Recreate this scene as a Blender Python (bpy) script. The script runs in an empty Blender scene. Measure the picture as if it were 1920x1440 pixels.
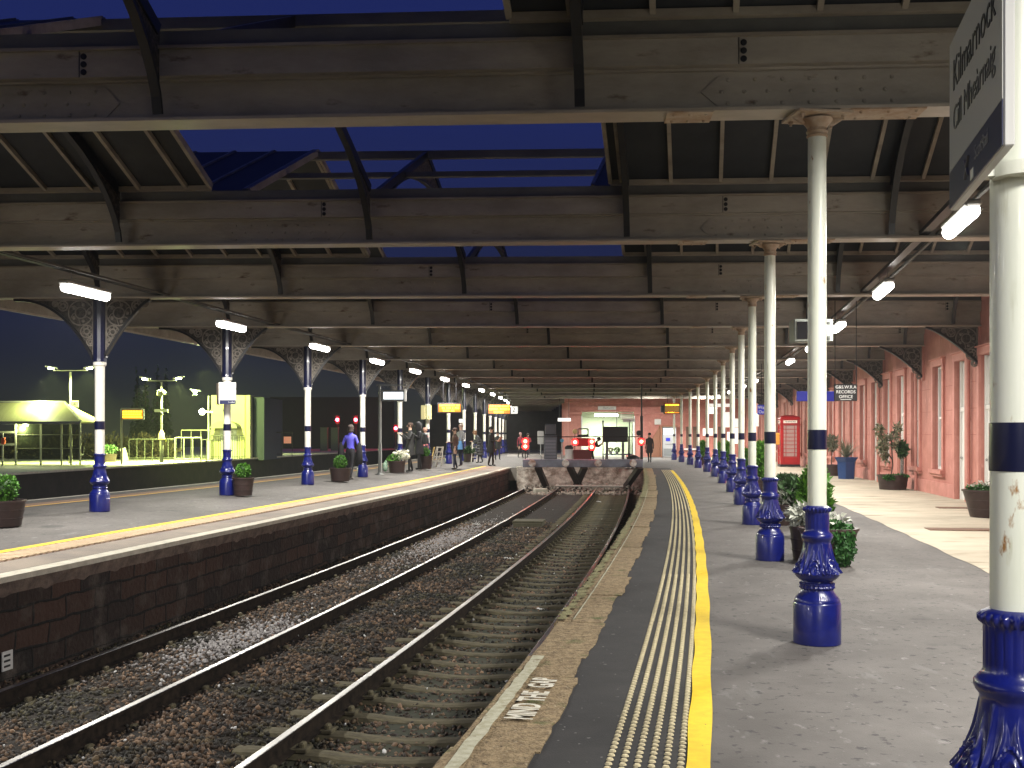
import bpy, bmesh, math, random
import numpy as np
from mathutils import Vector, Matrix
R = math.radians
PI = math.pi
rnd = random.Random(7)
nr = np.random.RandomState(11)
S = bpy.context.scene
C = S.collection

# ---------------------------------------------------------------- camera, sky, exposure
FPX, CX, HY, EYE = 2000.0, 960.0, 815.0, 1.55      # focal length in photo pixels, horizon row, eye height
cam = bpy.data.cameras.new('camera')
cam.sensor_width = 36.0
cam.lens = FPX / 1920 * 36
cam.shift_y = (HY - 720) / 1920
cam.clip_start = 0.05
cam.clip_end = 1500
co = bpy.data.objects.new('camera', cam)
C.objects.link(co)
co.location = (0, 0, EYE)
co.rotation_euler = (R(90), 0, 0)
S.camera = co

W = bpy.data.worlds.new('World')
S.world = W
W.use_nodes = True
nt = W.node_tree
nt.nodes.clear()
wo = nt.nodes.new('ShaderNodeOutputWorld')
bg = nt.nodes.new('ShaderNodeBackground')
sky = nt.nodes.new('ShaderNodeTexSky')
sky.sky_type = 'NISHITA'
sky.sun_disc = False
sky.sun_elevation = R(-4.5)
sky.sun_rotation = R(150)
sky.air_density = 1.0
sky.dust_density = 0.6
sky.ozone_density = 3.0
# dusk tint: the deep navy of late twilight
mx = nt.nodes.new('ShaderNodeMix'); mx.data_type = 'RGBA'; mx.blend_type = 'MIX'
mx.inputs[0].default_value = 0.9
tc = nt.nodes.new('ShaderNodeTexCoord')
sp = nt.nodes.new('ShaderNodeSeparateXYZ')
rp = nt.nodes.new('ShaderNodeValToRGB')
rp.color_ramp.elements[0].position = 0.0
rp.color_ramp.elements[0].color = (0.22, 0.24, 0.18, 1)
rp.color_ramp.elements[1].position = 0.6
rp.color_ramp.elements[1].color = (0.085, 0.155, 0.98, 1)
e = rp.color_ramp.elements.new(0.03); e.color = (0.15, 0.17, 0.18, 1)
e = rp.color_ramp.elements.new(0.07); e.color = (0.095, 0.115, 0.25, 1)
e = rp.color_ramp.elements.new(0.13); e.color = (0.10, 0.135, 0.42, 1)
e = rp.color_ramp.elements.new(0.3); e.color = (0.105, 0.165, 0.84, 1)
nt.links.new(tc.outputs['Generated'], sp.inputs[0])
nt.links.new(sp.outputs[2], rp.inputs[0])
nt.links.new(sky.outputs[0], mx.inputs[6])
nt.links.new(rp.outputs[0], mx.inputs[7])
nt.links.new(mx.outputs[2], bg.inputs[0])
bg.inputs[1].default_value = 0.11
nt.links.new(bg.outputs[0], wo.inputs[0])

S.view_settings.view_transform = 'Standard'
S.view_settings.look = 'None'
S.view_settings.exposure = 0.25
S.view_settings.gamma = 1.0
S.render.engine = 'CYCLES'
S.cycles.use_denoising = True
S.cycles.max_bounces = 5
S.cycles.diffuse_bounces = 2
S.cycles.glossy_bounces = 2
S.cycles.transmission_bounces = 4
S.cycles.volume_bounces = 0
S.cycles.transparent_max_bounces = 6
S.cycles.sample_clamp_indirect = 3.0
S.cycles.use_light_tree = True
S.cycles.caustics_reflective = False
S.cycles.caustics_refractive = False

# ---------------------------------------------------------------- helpers: materials
def mat(name, col, rough=0.7, metal=0.0, col2=None, scale=6.0, detail=5.0, bump=0.0, bscale=None,
        emit=None, estr=0.0, spec=0.5, lo=0.35, hi=0.65, coat=0.0, stretch=None, coords='Object', bdist=0.02, vary=False):
    m = bpy.data.materials.new(name)
    m.use_nodes = True
    t = m.node_tree
    b = t.nodes['Principled BSDF']
    b.inputs['Roughness'].default_value = rough
    b.inputs['Metallic'].default_value = metal
    b.inputs['Specular IOR Level'].default_value = spec
    b.inputs['Coat Weight'].default_value = coat
    b.inputs['Base Color'].default_value = (*col, 1)
    src = None
    if col2 or bump:
        c = t.nodes.new('ShaderNodeTexCoord')
        src = c.outputs[coords]
        if stretch:
            mp = t.nodes.new('ShaderNodeMapping')
            mp.inputs['Scale'].default_value = stretch
            t.links.new(src, mp.inputs[0]); src = mp.outputs[0]
        if vary: src = add_vary(t, src)
    if col2:
        n = t.nodes.new('ShaderNodeTexNoise')
        n.inputs['Scale'].default_value = scale
        n.inputs['Detail'].default_value = detail
        n.inputs['Roughness'].default_value = 0.65
        t.links.new(src, n.inputs['Vector'])
        r = t.nodes.new('ShaderNodeValToRGB')
        r.color_ramp.elements[0].position = lo; r.color_ramp.elements[0].color = (*col, 1)
        r.color_ramp.elements[1].position = hi; r.color_ramp.elements[1].color = (*col2, 1)
        t.links.new(n.outputs[0], r.inputs[0])
        t.links.new(r.outputs[0], b.inputs['Base Color'])
    if bump:
        n2 = t.nodes.new('ShaderNodeTexNoise')
        n2.inputs['Scale'].default_value = bscale or scale * 4
        n2.inputs['Detail'].default_value = 4
        t.links.new(src, n2.inputs['Vector'])
        bp = t.nodes.new('ShaderNodeBump')
        bp.inputs['Strength'].default_value = bump
        bp.inputs['Distance'].default_value = bdist
        t.links.new(n2.outputs[0], bp.inputs['Height'])
        t.links.new(bp.outputs[0], b.inputs['Normal'])
    if emit:
        b.inputs['Emission Color'].default_value = (*emit, 1)
        b.inputs['Emission Strength'].default_value = estr
    return m

def add_vary(t, src):
    oi = t.nodes.new('ShaderNodeObjectInfo'); va = t.nodes.new('ShaderNodeVectorMath'); va.operation = 'ADD'
    ml = t.nodes.new('ShaderNodeMath'); ml.operation = 'MULTIPLY'; ml.inputs[1].default_value = 40
    t.links.new(oi.outputs['Random'], ml.inputs[0]); t.links.new(src, va.inputs[0]); t.links.new(ml.outputs[0], va.inputs[1])
    return va.outputs[0]

def overlay(m, col, scale, lo, hi, detail=3, coords='Object', stretch=None, rough=None, vary=False):
    """mix a second patchy colour over a material's base colour"""
    t = m.node_tree
    b = t.nodes['Principled BSDF']
    c = t.nodes.new('ShaderNodeTexCoord'); src = c.outputs[coords]
    if stretch:
        mp = t.nodes.new('ShaderNodeMapping'); mp.inputs['Scale'].default_value = stretch
        t.links.new(src, mp.inputs[0]); src = mp.outputs[0]
    if vary: src = add_vary(t, src)
    n = t.nodes.new('ShaderNodeTexNoise')
    n.inputs['Scale'].default_value = scale
    n.inputs['Detail'].default_value = detail
    n.inputs['Roughness'].default_value = 0.6
    t.links.new(src, n.inputs['Vector'])
    r = t.nodes.new('ShaderNodeValToRGB')
    r.color_ramp.elements[0].position = lo; r.color_ramp.elements[0].color = (0, 0, 0, 1)
    r.color_ramp.elements[1].position = hi; r.color_ramp.elements[1].color = (1, 1, 1, 1)
    t.links.new(n.outputs[0], r.inputs[0])
    x = t.nodes.new('ShaderNodeMix'); x.data_type = 'RGBA'
    t.links.new(r.outputs[0], x.inputs[0])
    bc = b.inputs['Base Color']
    if bc.links:
        t.links.new(bc.links[0].from_socket, x.inputs[6])
    else:
        x.inputs[6].default_value = bc.default_value
    x.inputs[7].default_value = (*col, 1)
    t.links.new(x.outputs[2], bc)
    return m

def brickmat(name, c1, c2, mortar, bw, bh, bump=0.6, ms=0.012, patch=None, rough=0.9):
    m = bpy.data.materials.new(name); m.use_nodes = True
    t = m.node_tree; b = t.nodes['Principled BSDF']
    b.inputs['Roughness'].default_value = rough
    c = t.nodes.new('ShaderNodeTexCoord')
    # wobble the joints
    n0 = t.nodes.new('ShaderNodeTexNoise'); n0.inputs['Scale'].default_value = 3.0
    t.links.new(c.outputs['UV'], n0.inputs['Vector'])
    va = t.nodes.new('ShaderNodeVectorMath'); va.operation = 'MULTIPLY_ADD'
    va.inputs[1].default_value = (0.12, 0.09, 0)
    t.links.new(n0.outputs['Color'], va.inputs[0]); t.links.new(c.outputs['UV'], va.inputs[2])
    k = t.nodes.new('ShaderNodeTexBrick')
    k.inputs['Scale'].default_value = 1
    k.inputs['Brick Width'].default_value = bw
    k.inputs['Row Height'].default_value = bh
    k.inputs['Mortar Size'].default_value = ms
    k.inputs['Mortar Smooth'].default_value = 0.5
    k.inputs['Color1'].default_value = (*c1, 1); k.inputs['Color2'].default_value = (*c2, 1)
    k.inputs['Mortar'].default_value = (*mortar, 1)
    t.links.new(va.outputs[0], k.inputs['Vector'])
    t.links.new(k.outputs['Color'], b.inputs['Base Color'])
    n = t.nodes.new('ShaderNodeTexNoise'); n.inputs['Scale'].default_value = 14; n.inputs['Detail'].default_value = 6
    t.links.new(c.outputs['UV'], n.inputs['Vector'])
    ma = t.nodes.new('ShaderNodeMath'); ma.operation = 'MULTIPLY_ADD'; ma.inputs[1].default_value = 0.8
    inv = t.nodes.new('ShaderNodeMath'); inv.operation = 'SUBTRACT'; inv.inputs[0].default_value = 1
    t.links.new(k.outputs['Fac'], inv.inputs[1])
    t.links.new(n.outputs[0], ma.inputs[0]); t.links.new(inv.outputs[0], ma.inputs[2])
    bp = t.nodes.new('ShaderNodeBump'); bp.inputs['Strength'].default_value = bump; bp.inputs['Distance'].default_value = 0.03
    t.links.new(ma.outputs[0], bp.inputs['Height']); t.links.new(bp.outputs[0], b.inputs['Normal'])
    if patch:
        overlay(m, patch, 2.2, 0.52, 0.68, detail=6, coords='UV')
    return m

# ---------------------------------------------------------------- helpers: geometry
class MB:
    def __init__(s):
        s.v = []; s.f = []; s.mi = []; s.uv = None; s.smooth = []
        s.cur = 0
    def add(s, vs, fs, smooth=False):
        o = len(s.v)
        s.v.extend([tuple(p) for p in vs])
        for f in fs:
            s.f.append([i + o for i in f]); s.mi.append(s.cur); s.smooth.append(smooth)
    def box(s, c, d, M=None, bev=0.0):
        x, y, z = d[0] / 2, d[1] / 2, d[2] / 2
        if bev:
            b = min(bev, x * .9, y * .9, z * .9)
            pts = []
            # chamfered box: 24 verts
            for sx in (-1, 1):
                for sy in (-1, 1):
                    for sz in (-1, 1):
                        pts.append((sx * x, sy * (y - b), sz * (z - b)))
                        pts.append((sx * (x - b), sy * y, sz * (z - b)))
                        pts.append((sx * (x - b), sy * (y - b), sz * z))
            bm = bmesh.new()
            for p in pts: bm.verts.new(p)
            r = bmesh.ops.convex_hull(bm, input=bm.verts)
            bm.verts.index_update()
            vs = [v.co.copy() for v in bm.verts]
            fs = [[v.index for v in f.verts] for f in bm.faces]
            bm.free()
        else:
            vs = [Vector((sx * x, sy * y, sz * z)) for sx in (-1, 1) for sy in (-1, 1) for sz in (-1, 1)]
            fs = [[0, 1, 3, 2], [4, 6, 7, 5], [0, 4, 5, 1], [2, 3, 7, 6], [0, 2, 6, 4], [1, 5, 7, 3]]
        if M is not None:
            vs = [M @ Vector(v) for v in vs]
        vs = [Vector(v) + Vector(c) for v in vs]
        s.add(vs, fs)
    def bar(s, a, b, w, h, up=(0, 0, 1)):
        a = Vector(a); b = Vector(b); d = b - a; L = d.length
        if L < 1e-6: return
        y = d.normalized(); x = y.cross(Vector(up))
        if x.length < 1e-4: x = y.cross(Vector((1, 0, 0)))
        x.normalize(); z = x.cross(y)
        M = Matrix((x, y, z)).transposed()
        s.box((a + b) / 2, (w, L, h), M)
    def tube(s, pts, r, n=8, caps=True, smooth=True):
        pts = [Vector(p) for p in pts]
        rs = r if isinstance(r, (list, tuple)) else [r] * len(pts)
        vs = []; fs = []
        prev = None
        for i, p in enumerate(pts):
            if i == 0: t = pts[1] - p
            elif i == len(pts) - 1: t = p - pts[i - 1]
            else: t = (pts[i + 1] - pts[i - 1])
            t.normalize()
            if prev is None:
                a = t.cross(Vector((0, 0, 1)))
                if a.length < 1e-3: a = t.cross(Vector((1, 0, 0)))
            else:
                a = prev - t * prev.dot(t)
            a.normalize(); prev = a
            b = t.cross(a)
            for k in range(n):
                th = 2 * PI * k / n
                vs.append(p + (a * math.cos(th) + b * math.sin(th)) * rs[i])
        for i in range(len(pts) - 1):
            for k in range(n):
                k2 = (k + 1) % n
                fs.append([i * n + k, i * n + k2, (i + 1) * n + k2, (i + 1) * n + k])
        s.add(vs, fs, smooth)
        if caps:
            s.add(vs[:n], [list(range(n))[::-1]])
            s.add(vs[-n:], [list(range(n))])
    def lathe(s, prof, n=24, c=(0, 0, 0), mod=None, smooth=True, cap=True, M=None, ph=0.0):
        vs = []; fs = []
        for j, (r, z) in enumerate(prof):
            for k in range(n):
                th = 2 * PI * k / n + ph
                rr = r * (mod(th, z) if mod else 1)
                vs.append(Vector((rr * math.cos(th), rr * math.sin(th), z)))
        for j in range(len(prof) - 1):
            for k in range(n):
                k2 = (k + 1) % n
                fs.append([j * n + k, j * n + k2, (j + 1) * n + k2, (j + 1) * n + k])
        if M is not None: vs = [M @ v for v in vs]
        vs = [v + Vector(c) for v in vs]
        s.add(vs, fs, smooth)
        if cap:
            s.add(vs[:n], [list(range(n))[::-1]])
            s.add(vs[-n:], [list(range(n))])
    def prism(s, poly, a, b, M=None, c=(0, 0, 0)):
        """poly in (x,z) extruded along y from a to b"""
        n = len(poly)
        vs = [Vector((x, a, z)) for x, z in poly] + [Vector((x, b, z)) for x, z in poly]
        fs = [list(range(n)), list(range(n, 2 * n))[::-1]]
        for k in range(n):
            k2 = (k + 1) % n
            fs.append([k, k + n, k2 + n, k2])
        if M is not None: vs = [M @ v for v in vs]
        s.add([v + Vector(c) for v in vs], fs)
    def quad(s, a, b, c, d):
        s.add([a, b, c, d], [[0, 1, 2, 3]])
    def sphere(s, c, r, n=12, m=8, sc=(1, 1, 1)):
        prof = [(max(1e-4, math.sin(PI * j / m)) * r, -math.cos(PI * j / m) * r) for j in range(m + 1)]
        M = Matrix.Diagonal(Vector(sc))
        s.lathe(prof, n, c, M=M, cap=False)
    def obj(s, name, m, parent=None, loc=(0, 0, 0), rz=0, uv=None):
        me = bpy.data.meshes.new(name)
        me.from_pydata(s.v, [], s.f)
        ms = m if isinstance(m, (list, tuple)) else [m]
        for q in ms: me.materials.append(q)
        if len(ms) > 1: me.polygons.foreach_set('material_index', s.mi)
        me.polygons.foreach_set('use_smooth', s.smooth)
        if uv:
            ul = me.uv_layers.new(name='UVMap')
            li = np.empty(len(me.loops), dtype=np.int32); me.loops.foreach_get('vertex_index', li)
            arr = np.array(uv, dtype=np.float32)[li]
            ul.data.foreach_set('uv', arr.ravel())
        me.update()
        if any(s.smooth): me.set_sharp_from_angle(angle=R(38))
        return link(bpy.data.objects.new(name, me), parent, loc, rz)

def link(o, parent=None, loc=(0, 0, 0), rz=0):
    C.objects.link(o)
    o.location = loc
    o.rotation_euler = (0, 0, rz)
    if parent is not None: o.parent = parent
    return o

def tag(o, label=None, cat=None, group=None, kind=None):
    if label: o['label'] = label
    if cat: o['category'] = cat
    if group: o['group'] = group
    if kind: o['kind'] = kind
    return o

def thing(name, label, cat, loc=(0, 0, 0), rz=0, group=None):
    o = bpy.data.objects.new(name, None)
    o.empty_display_size = 0.1
    link(o, None, loc, rz)
    return tag(o, label, cat, group)

def copy_tree(o, parent=None):
    c = o.copy(); C.objects.link(c); c.parent = parent
    for ch in list(o.children): copy_tree(ch, c)
    return c

def text(body, size, m, parent, loc, rot=(R(90), 0, 0), ext=0.002, name='lettering', align='CENTER', sx=1.0, off=0.0):
    cu = bpy.data.curves.new(name, 'FONT')
    cu.body = body; cu.size = size; cu.extrude = ext
    cu.align_x = align; cu.align_y = 'CENTER'; cu.offset = off
    cu.resolution_u = 3
    cu.space_line = 0.9
    cu.materials.append(m)
    tmp = bpy.data.objects.new('tmp', cu); C.objects.link(tmp)
    bpy.context.view_layer.update()
    me = bpy.data.meshes.new_from_object(tmp)
    bpy.data.objects.remove(tmp); bpy.data.curves.remove(cu)
    me.name = name
    if not me.materials: me.materials.append(m)
    o = bpy.data.objects.new(name, me)
    C.objects.link(o); o.parent = parent
    o.location = loc; o.rotation_euler = rot; o.scale = (sx, 1, 1)
    return o

def at(px, py, Y):
    return Vector(((px - CX) * Y / FPX, Y, EYE - (py - HY) * Y / FPX))

class Curve:
    """a plan curve X(Y), smooth inside its data and straight beyond it"""
    def __init__(s, pts, deg=3, lo=None, hi=None):
        pts = sorted(pts)
        y = np.array([p[0] for p in pts]); x = np.array([p[1] for p in pts])
        s.p = np.polyfit(y, x, deg); s.d = np.polyder(s.p)
        s.lo = lo if lo is not None else y[0]; s.hi = hi if hi is not None else y[-1]
    def x(s, Y):
        if Y < s.lo: return float(np.polyval(s.p, s.lo) + np.polyval(s.d, s.lo) * (Y - s.lo))
        if Y > s.hi: return float(np.polyval(s.p, s.hi) + np.polyval(s.d, s.hi) * (Y - s.hi))
        return float(np.polyval(s.p, Y))
    def dx(s, Y):
        return float(np.polyval(s.d, min(max(Y, s.lo), s.hi)))
    def pt(s, Y, off=0.0, z=0.0):
        d = s.dx(Y); n = math.hypot(1, d)
        return Vector((s.x(Y) + off / n, Y - off * d / n, z))
    def rz(s, Y):
        return -math.atan(s.dx(Y))

EDGE = Curve([(4.97, -.387), (6.31, -.0916), (7.21, .047), (8.56, .291), (10.42, .636), (14.29, 1.279),
              (16.85, 1.685), (19.4, 2.12), (23.85, 2.81), (31, 3.78), (47.7, 5.87)], 3, 5, 47)
BND = Curve([(5.35, 11.9)[::-1], (16.06, 6.1), (19.1, 6.5), (21.5, 6.8), (30, 8.1), (45, 10.2), (60, 11.6)], 2, 12, 58)
FAC = Curve([(8, 7.9), (15, 9.0), (25, 10.53), (35.2, 12.1), (50.2, 14.1), (62, 15.2), (73.8, 16.2)], 3)
LFY = Curve([(19.7, -9.04), (24.5, -8.2), (28.1, -7.6), (32.9, -6.7), (44, -5.26), (60, -4.0), (80, -3.0), (116, -2.2)], 3, 19.7, 100)
FPE = Curve([(37, -17.9), (43.9, -16.7), (60, -15.4), (71, -14.2)], 1)

def seq(a, b, n):
    return [a + (b - a) * i / n for i in range(n + 1)]

def ribbon(crv, ys, offs, zf, mb=None, uvl=None, smooth=False):
    """surface strip following crv; offs: list of (offset or fn(Y), z or fn(Y))"""
    mb = mb or MB()
    base = len(mb.v)
    s = 0.0; prev = None
    nn = len(offs)
    for Y in ys:
        p0 = crv.pt(Y)
        if prev is not None: s += (p0 - prev).length
        prev = p0
        t = 0.0; lp = None
        for (o, z) in offs:
            oo = o(Y) if callable(o) else o
            zz = z(Y) if callable(z) else z
            p = crv.pt(Y, oo, zz)
            mb.v.append(tuple(p))
            if lp is not None: t += (p - lp).length
            lp = p
            if uvl is not None: uvl.append((s, t))
    for i in range(len(ys) - 1):
        for j in range(nn - 1):
            a = base + i * nn + j
            mb.f.append([a, a + 1, a + nn + 1, a + nn]); mb.mi.append(mb.cur); mb.smooth.append(smooth)
    return mb
# ---------------------------------------------------------------- materials
M = {}
M['asphalt'] = mat('asphalt', (.092, .085, .08), .82, col2=(.135, .125, .118), scale=1.3, detail=8, bump=.35, bscale=90, bdist=.006)
overlay(M['asphalt'], (.16, .155, .15), 5.0, .6, .75, detail=8, stretch=(1, .3, 1))
overlay(M['asphalt'], (.045, .044, .044), 0.8, .62, .72, detail=6)
overlay(M['asphalt'], (.3, .29, .28), 42, .72, .76, detail=2)
overlay(M['asphalt'], (.05, .048, .048), 13, .60, .66, detail=3)
overlay(M['asphalt'], (.20, .19, .185), 9, .62, .70, detail=7, stretch=(1, .5, 1))
M['asphalt_dark'] = mat('fresh asphalt', (.022, .022, .023), .85, col2=(.034, .033, .033), scale=3, bump=.4, bscale=110, bdist=.006)
overlay(M['asphalt_dark'], (.2, .2, .19), 30, .74, .78, detail=1)
M['concrete'] = mat('pale concrete', (.38, .33, .25), .85, col2=(.52, .46, .36), scale=.7, detail=7, bump=.25, bscale=40, bdist=.006, stretch=(1, 2.2, 1))
overlay(M['concrete'], (.2, .17, .12), 1.6, .56, .72, detail=7, stretch=(.6, 2, 1))
M['coping'] = mat('coping stone', (.17, .12, .065), .9, col2=(.40, .30, .17), scale=16, detail=10, bump=1.0, bscale=55, bdist=.02)
overlay(M['coping'], (.10, .12, .035), 3.5, .58, .70, detail=6)
overlay(M['coping'], (.40, .33, .22), 34, .62, .68, detail=3)
overlay(M['coping'], (.06, .04, .025), 21, .62, .70, detail=4)
M['moss'] = mat('mossy stone', (.13, .12, .05), .95, col2=(.3, .28, .14), scale=7, bump=.8, bscale=30)
M['worn_white'] = mat('worn white paint', (.55, .54, .42), .85, col2=(.38, .36, .24), scale=22, detail=7, bump=.4, bscale=60, bdist=.005)
overlay(M['worn_white'], (.2, .16, .09), 9, .6, .68, detail=6)
M['yellow'] = mat('yellow line paint', (.85, .61, .015), .7, col2=(.74, .5, .015), scale=10, detail=6, bump=.25, bscale=70, bdist=.004)
overlay(M['yellow'], (.14, .11, .03), 24, .67, .72, detail=5)
M['yellow_pale'] = mat('pale yellow line', (.72, .45, .1), .75, col2=(.6, .35, .08), scale=8)
M['stud'] = mat('tactile stud', (.68, .6, .38), .7, col2=(.5, .43, .26), scale=20)
M['buff'] = mat('buff tactile slab', (.30, .19, .13), .85, col2=(.22, .14, .10), scale=5)
M['buff_stud'] = mat('buff tactile rib', (.7, .55, .36), .8, col2=(.55, .4, .26), scale=9)
M['slab'] = mat('edge slab', (.2, .17, .15), .85, col2=(.3, .25, .2), scale=1.2, detail=6, bump=.2, bscale=30)
M['edge_white'] = mat('white edge paint', (.62, .58, .48), .8, col2=(.45, .42, .34), scale=7)
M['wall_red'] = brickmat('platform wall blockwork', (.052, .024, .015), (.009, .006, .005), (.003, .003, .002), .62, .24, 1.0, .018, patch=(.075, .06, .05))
M['wall_cap'] = mat('wall cap brick', (.2, .15, .12), .9, col2=(.09, .065, .055), scale=5, detail=7, bump=.8, bscale=14, coords='UV')
M['ballast'] = mat('ballast bed', (.010, .008, .006), .95, col2=(.03, .022, .015), scale=3, detail=8, bump=1.0, bscale=22, bdist=.05)
M['ballast_stone'] = mat('ballast stone', (.095, .055, .03), .65, col2=(.31, .195, .115), scale=2.2, detail=5, spec=.5)
overlay(M['ballast_stone'], (.07, .06, .025), .8, .5, .6, detail=3)
def island(m, lo, hi):
    t = m.node_tree; b = t.nodes['Principled BSDF']; ge = t.nodes.new('ShaderNodeNewGeometry')
    r = t.nodes.new('ShaderNodeMapRange'); r.inputs[3].default_value = lo; r.inputs[4].default_value = hi
    pw = t.nodes.new('ShaderNodeMath'); pw.operation = 'POWER'; pw.inputs[1].default_value = 2.2
    t.links.new(ge.outputs['Random Per Island'], pw.inputs[0]); t.links.new(pw.outputs[0], r.inputs[0])
    x = t.nodes.new('ShaderNodeMix'); x.data_type = 'RGBA'; x.blend_type = 'MULTIPLY'; x.inputs[0].default_value = 1
    t.links.new(b.inputs['Base Color'].links[0].from_socket, x.inputs[6]); t.links.new(r.outputs[0], x.inputs[7]); t.links.new(x.outputs[2], b.inputs['Base Color'])
island(M['ballast_stone'], .08, 1.25)
M['ballast_pale'] = mat('new granite ballast', (.22, .2, .2), .55, col2=(.45, .43, .42), scale=9)
M['sleeper'] = mat('sleeper', (.06, .05, .028), .85, col2=(.16, .14, .08), scale=4, detail=7, bump=.4, bscale=20, stretch=(1, 4, 1))
M['rail_side'] = mat('rusty rail', (.008, .006, .005), .9, spec=.15, col2=(.035, .025, .018), scale=10)
M['rail_top'] = mat('polished rail head', (.55, .54, .52), .36, metal=1.0)
M['mud'] = mat('ground', (.03, .035, .02), .95, col2=(.05, .05, .03), scale=.3, bump=.5, bscale=8)
M['grid_grey'] = mat('grey', (.2, .2, .2), .6)

M['blue'] = mat('gloss royal blue paint', (.004, .008, .115), .3, col2=(.007, .013, .165), scale=9, coat=.25, vary=True, bump=.12, bscale=40, bdist=.004)
overlay(M['blue'], (.05, .035, .03), 9, .66, .74, detail=7, vary=True)
M['blue_dark'] = mat('dark navy paint', (.004, .006, .035), .35, coat=.2)
M['cream'] = mat('cream gloss paint', (.82, .84, .75), .4, col2=(.7, .74, .62), scale=3, detail=7, coat=.1, stretch=(1.6, 1.6, .25), vary=True, bump=.1, bscale=30, bdist=.003)
overlay(M['cream'], (.45, .45, .3), 5, .6, .75, detail=7, stretch=(3, 3, .35), vary=True)
overlay(M['cream'], (.34, .17, .05), 6.5, .655, .70, detail=7, stretch=(1.5, 1.5, .6), vary=True)
M['cream_plain'] = mat('white gloss paint', (.84, .83, .79), .4, col2=(.68, .66, .58), scale=4, detail=7, stretch=(2, 2, .4), vary=True)
M['iron_cream'] = mat('old cream paint on iron', (.38, .345, .295), .6, col2=(.24, .215, .185), scale=2.2, detail=8, bump=.3, bscale=30, stretch=(.4, 1, 1))
overlay(M['iron_cream'], (.10, .06, .04), 5, .62, .74, detail=8, stretch=(.6, 1, 1.5))
M['iron_rusty'] = mat('rust stained cream paint', (.5, .42, .33), .6, col2=(.32, .2, .12), scale=6, detail=7, bump=.2, bscale=25)
M['flange'] = mat('painted flange', (.44, .39, .33), .42, col2=(.32, .28, .23), scale=3, detail=6, stretch=(.5, 1, 1))
M['iron_black'] = mat('near black iron', (.006, .006, .009), .45)
M['timber'] = mat('painted roof timber', (.30, .27, .22), .7, col2=(.2, .17, .14), scale=4, detail=6, stretch=(.4, 1, 1))
M['timber_grey'] = mat('grey weathered timber', (.13, .13, .12), .8, col2=(.09, .09, .085), scale=4, stretch=(.4, 1, 1))
M['roof_glass'] = mat('dirty roof glass', (.014, .017, .022), .6, col2=(.026, .029, .034), scale=1.6, detail=6, spec=.3)
M['rivet'] = M['iron_cream']
M['pink'] = mat('salmon painted render', (.53, .225, .185), .75, col2=(.40, .15, .12), scale=1.4, detail=8, bump=.25, bscale=18, bdist=.012)
overlay(M['pink'], (.6, .29, .245), 3, .58, .75, detail=7)
overlay(M['pink'], (.30, .11, .085), 1.6, .60, .76, detail=8, stretch=(1, 1, .35))
M['pink_trim'] = mat('salmon trim', (.58, .255, .215), .7, col2=(.47, .19, .155), scale=3)
M['white_door'] = mat('white painted door', (.8, .79, .76), .45)
M['win_glass'] = mat('window glass', (.09, .075, .07), .08, spec=.8)
M['black'] = mat('black', (.01, .01, .012), .5)
M['black_gloss'] = mat('black gloss', (.008, .008, .01), .25)
M['steel'] = mat('galvanised steel', (.35, .35, .34), .45, metal=.6)
M['sign_white'] = mat('sign white', (.62, .62, .60), .35)
M['sign_navy'] = mat('sign navy', (.01, .014, .06), .35)
M['sign_blue'] = mat('sign blue', (.02, .03, .5), .4)
M['ink'] = mat('sign ink', (.012, .012, .014), .5)
M['ink_pale'] = mat('pale sign ink', (.3, .3, .3), .5)
M['pot'] = mat('brown barrel planter', (.05, .028, .026), .55, col2=(.035, .02, .018), scale=6)
M['soil'] = mat('soil', (.03, .02, .012), .95)
M['box_leaf'] = mat('box leaf', (.09, .26, .02), .6, col2=(.05, .17, .015), scale=20)
M['conifer'] = mat('golden conifer leaf', (.10, .27, .015), .6, col2=(.035, .13, .01), scale=14)
M['dark_leaf'] = mat('dark leaf', (.02, .06, .015), .6, col2=(.035, .09, .02), scale=14)
M['ivy'] = mat('ivy leaf', (.04, .15, .03), .5, col2=(.02, .09, .015), scale=18)
M['olive_leaf'] = mat('olive leaf', (.10, .12, .07), .6, col2=(.2, .2, .14), scale=18)
M['silver_leaf'] = mat('silver leaf', (.6, .62, .55), .7, col2=(.45, .47, .4), scale=18)
M['white_flower'] = mat('cream white flower', (.8, .79, .65), .7, col2=(.65, .65, .5), scale=20)
M['bark'] = mat('bark', (.06, .045, .035), .9)
M['red'] = mat('telephone box red', (.45, .008, .012), .35, coat=.3)
M['paper'] = mat('white paper', (.8, .8, .78), .7)

# ---------------------------------------------------------------- ground, tracks, platforms
RAIL = -0.875
g = MB(); g.box((0, 120, -1.25), (900, 900, .3))
tag(g.obj('ground', M['mud']), kind='structure')

def lh(Y):   # height of left platform edge
    return float(np.interp(Y, [14, 20, 24, 30, 42], [.08, .06, .05, .02, 0.0]))
def lo_(Y):  # offset of left platform edge from the right platform's edge
    return float(np.interp(Y, [11, 20, 42, 50], [-5.93, -6.07, -6.22, -6.25]))
def lmid(Y):
    return float(np.interp(Y, [60, 90], [.2, .02]))

# trackbed between the platforms
ys = seq(-3, 52, 110)
mb = MB(); uv = []
def bedz(Y): return -1.03
ribbon(EDGE, ys, [(lambda Y: lo_(Y) + .0, -1.06), (lambda Y: lo_(Y) + .5, -1.05), (-5.0, -1.05), (-4.6, -1.04), (-3.9, -1.04), (-3.2, -1.03), (-2.8, -1.03), (-2.5, -1.09), (-1.4, -1.12), (-.35, -1.1), (0, -1.08)], None, mb, uv)
tag(mb.obj('trackbed', M['ballast'], uv=uv), kind='structure')

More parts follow.
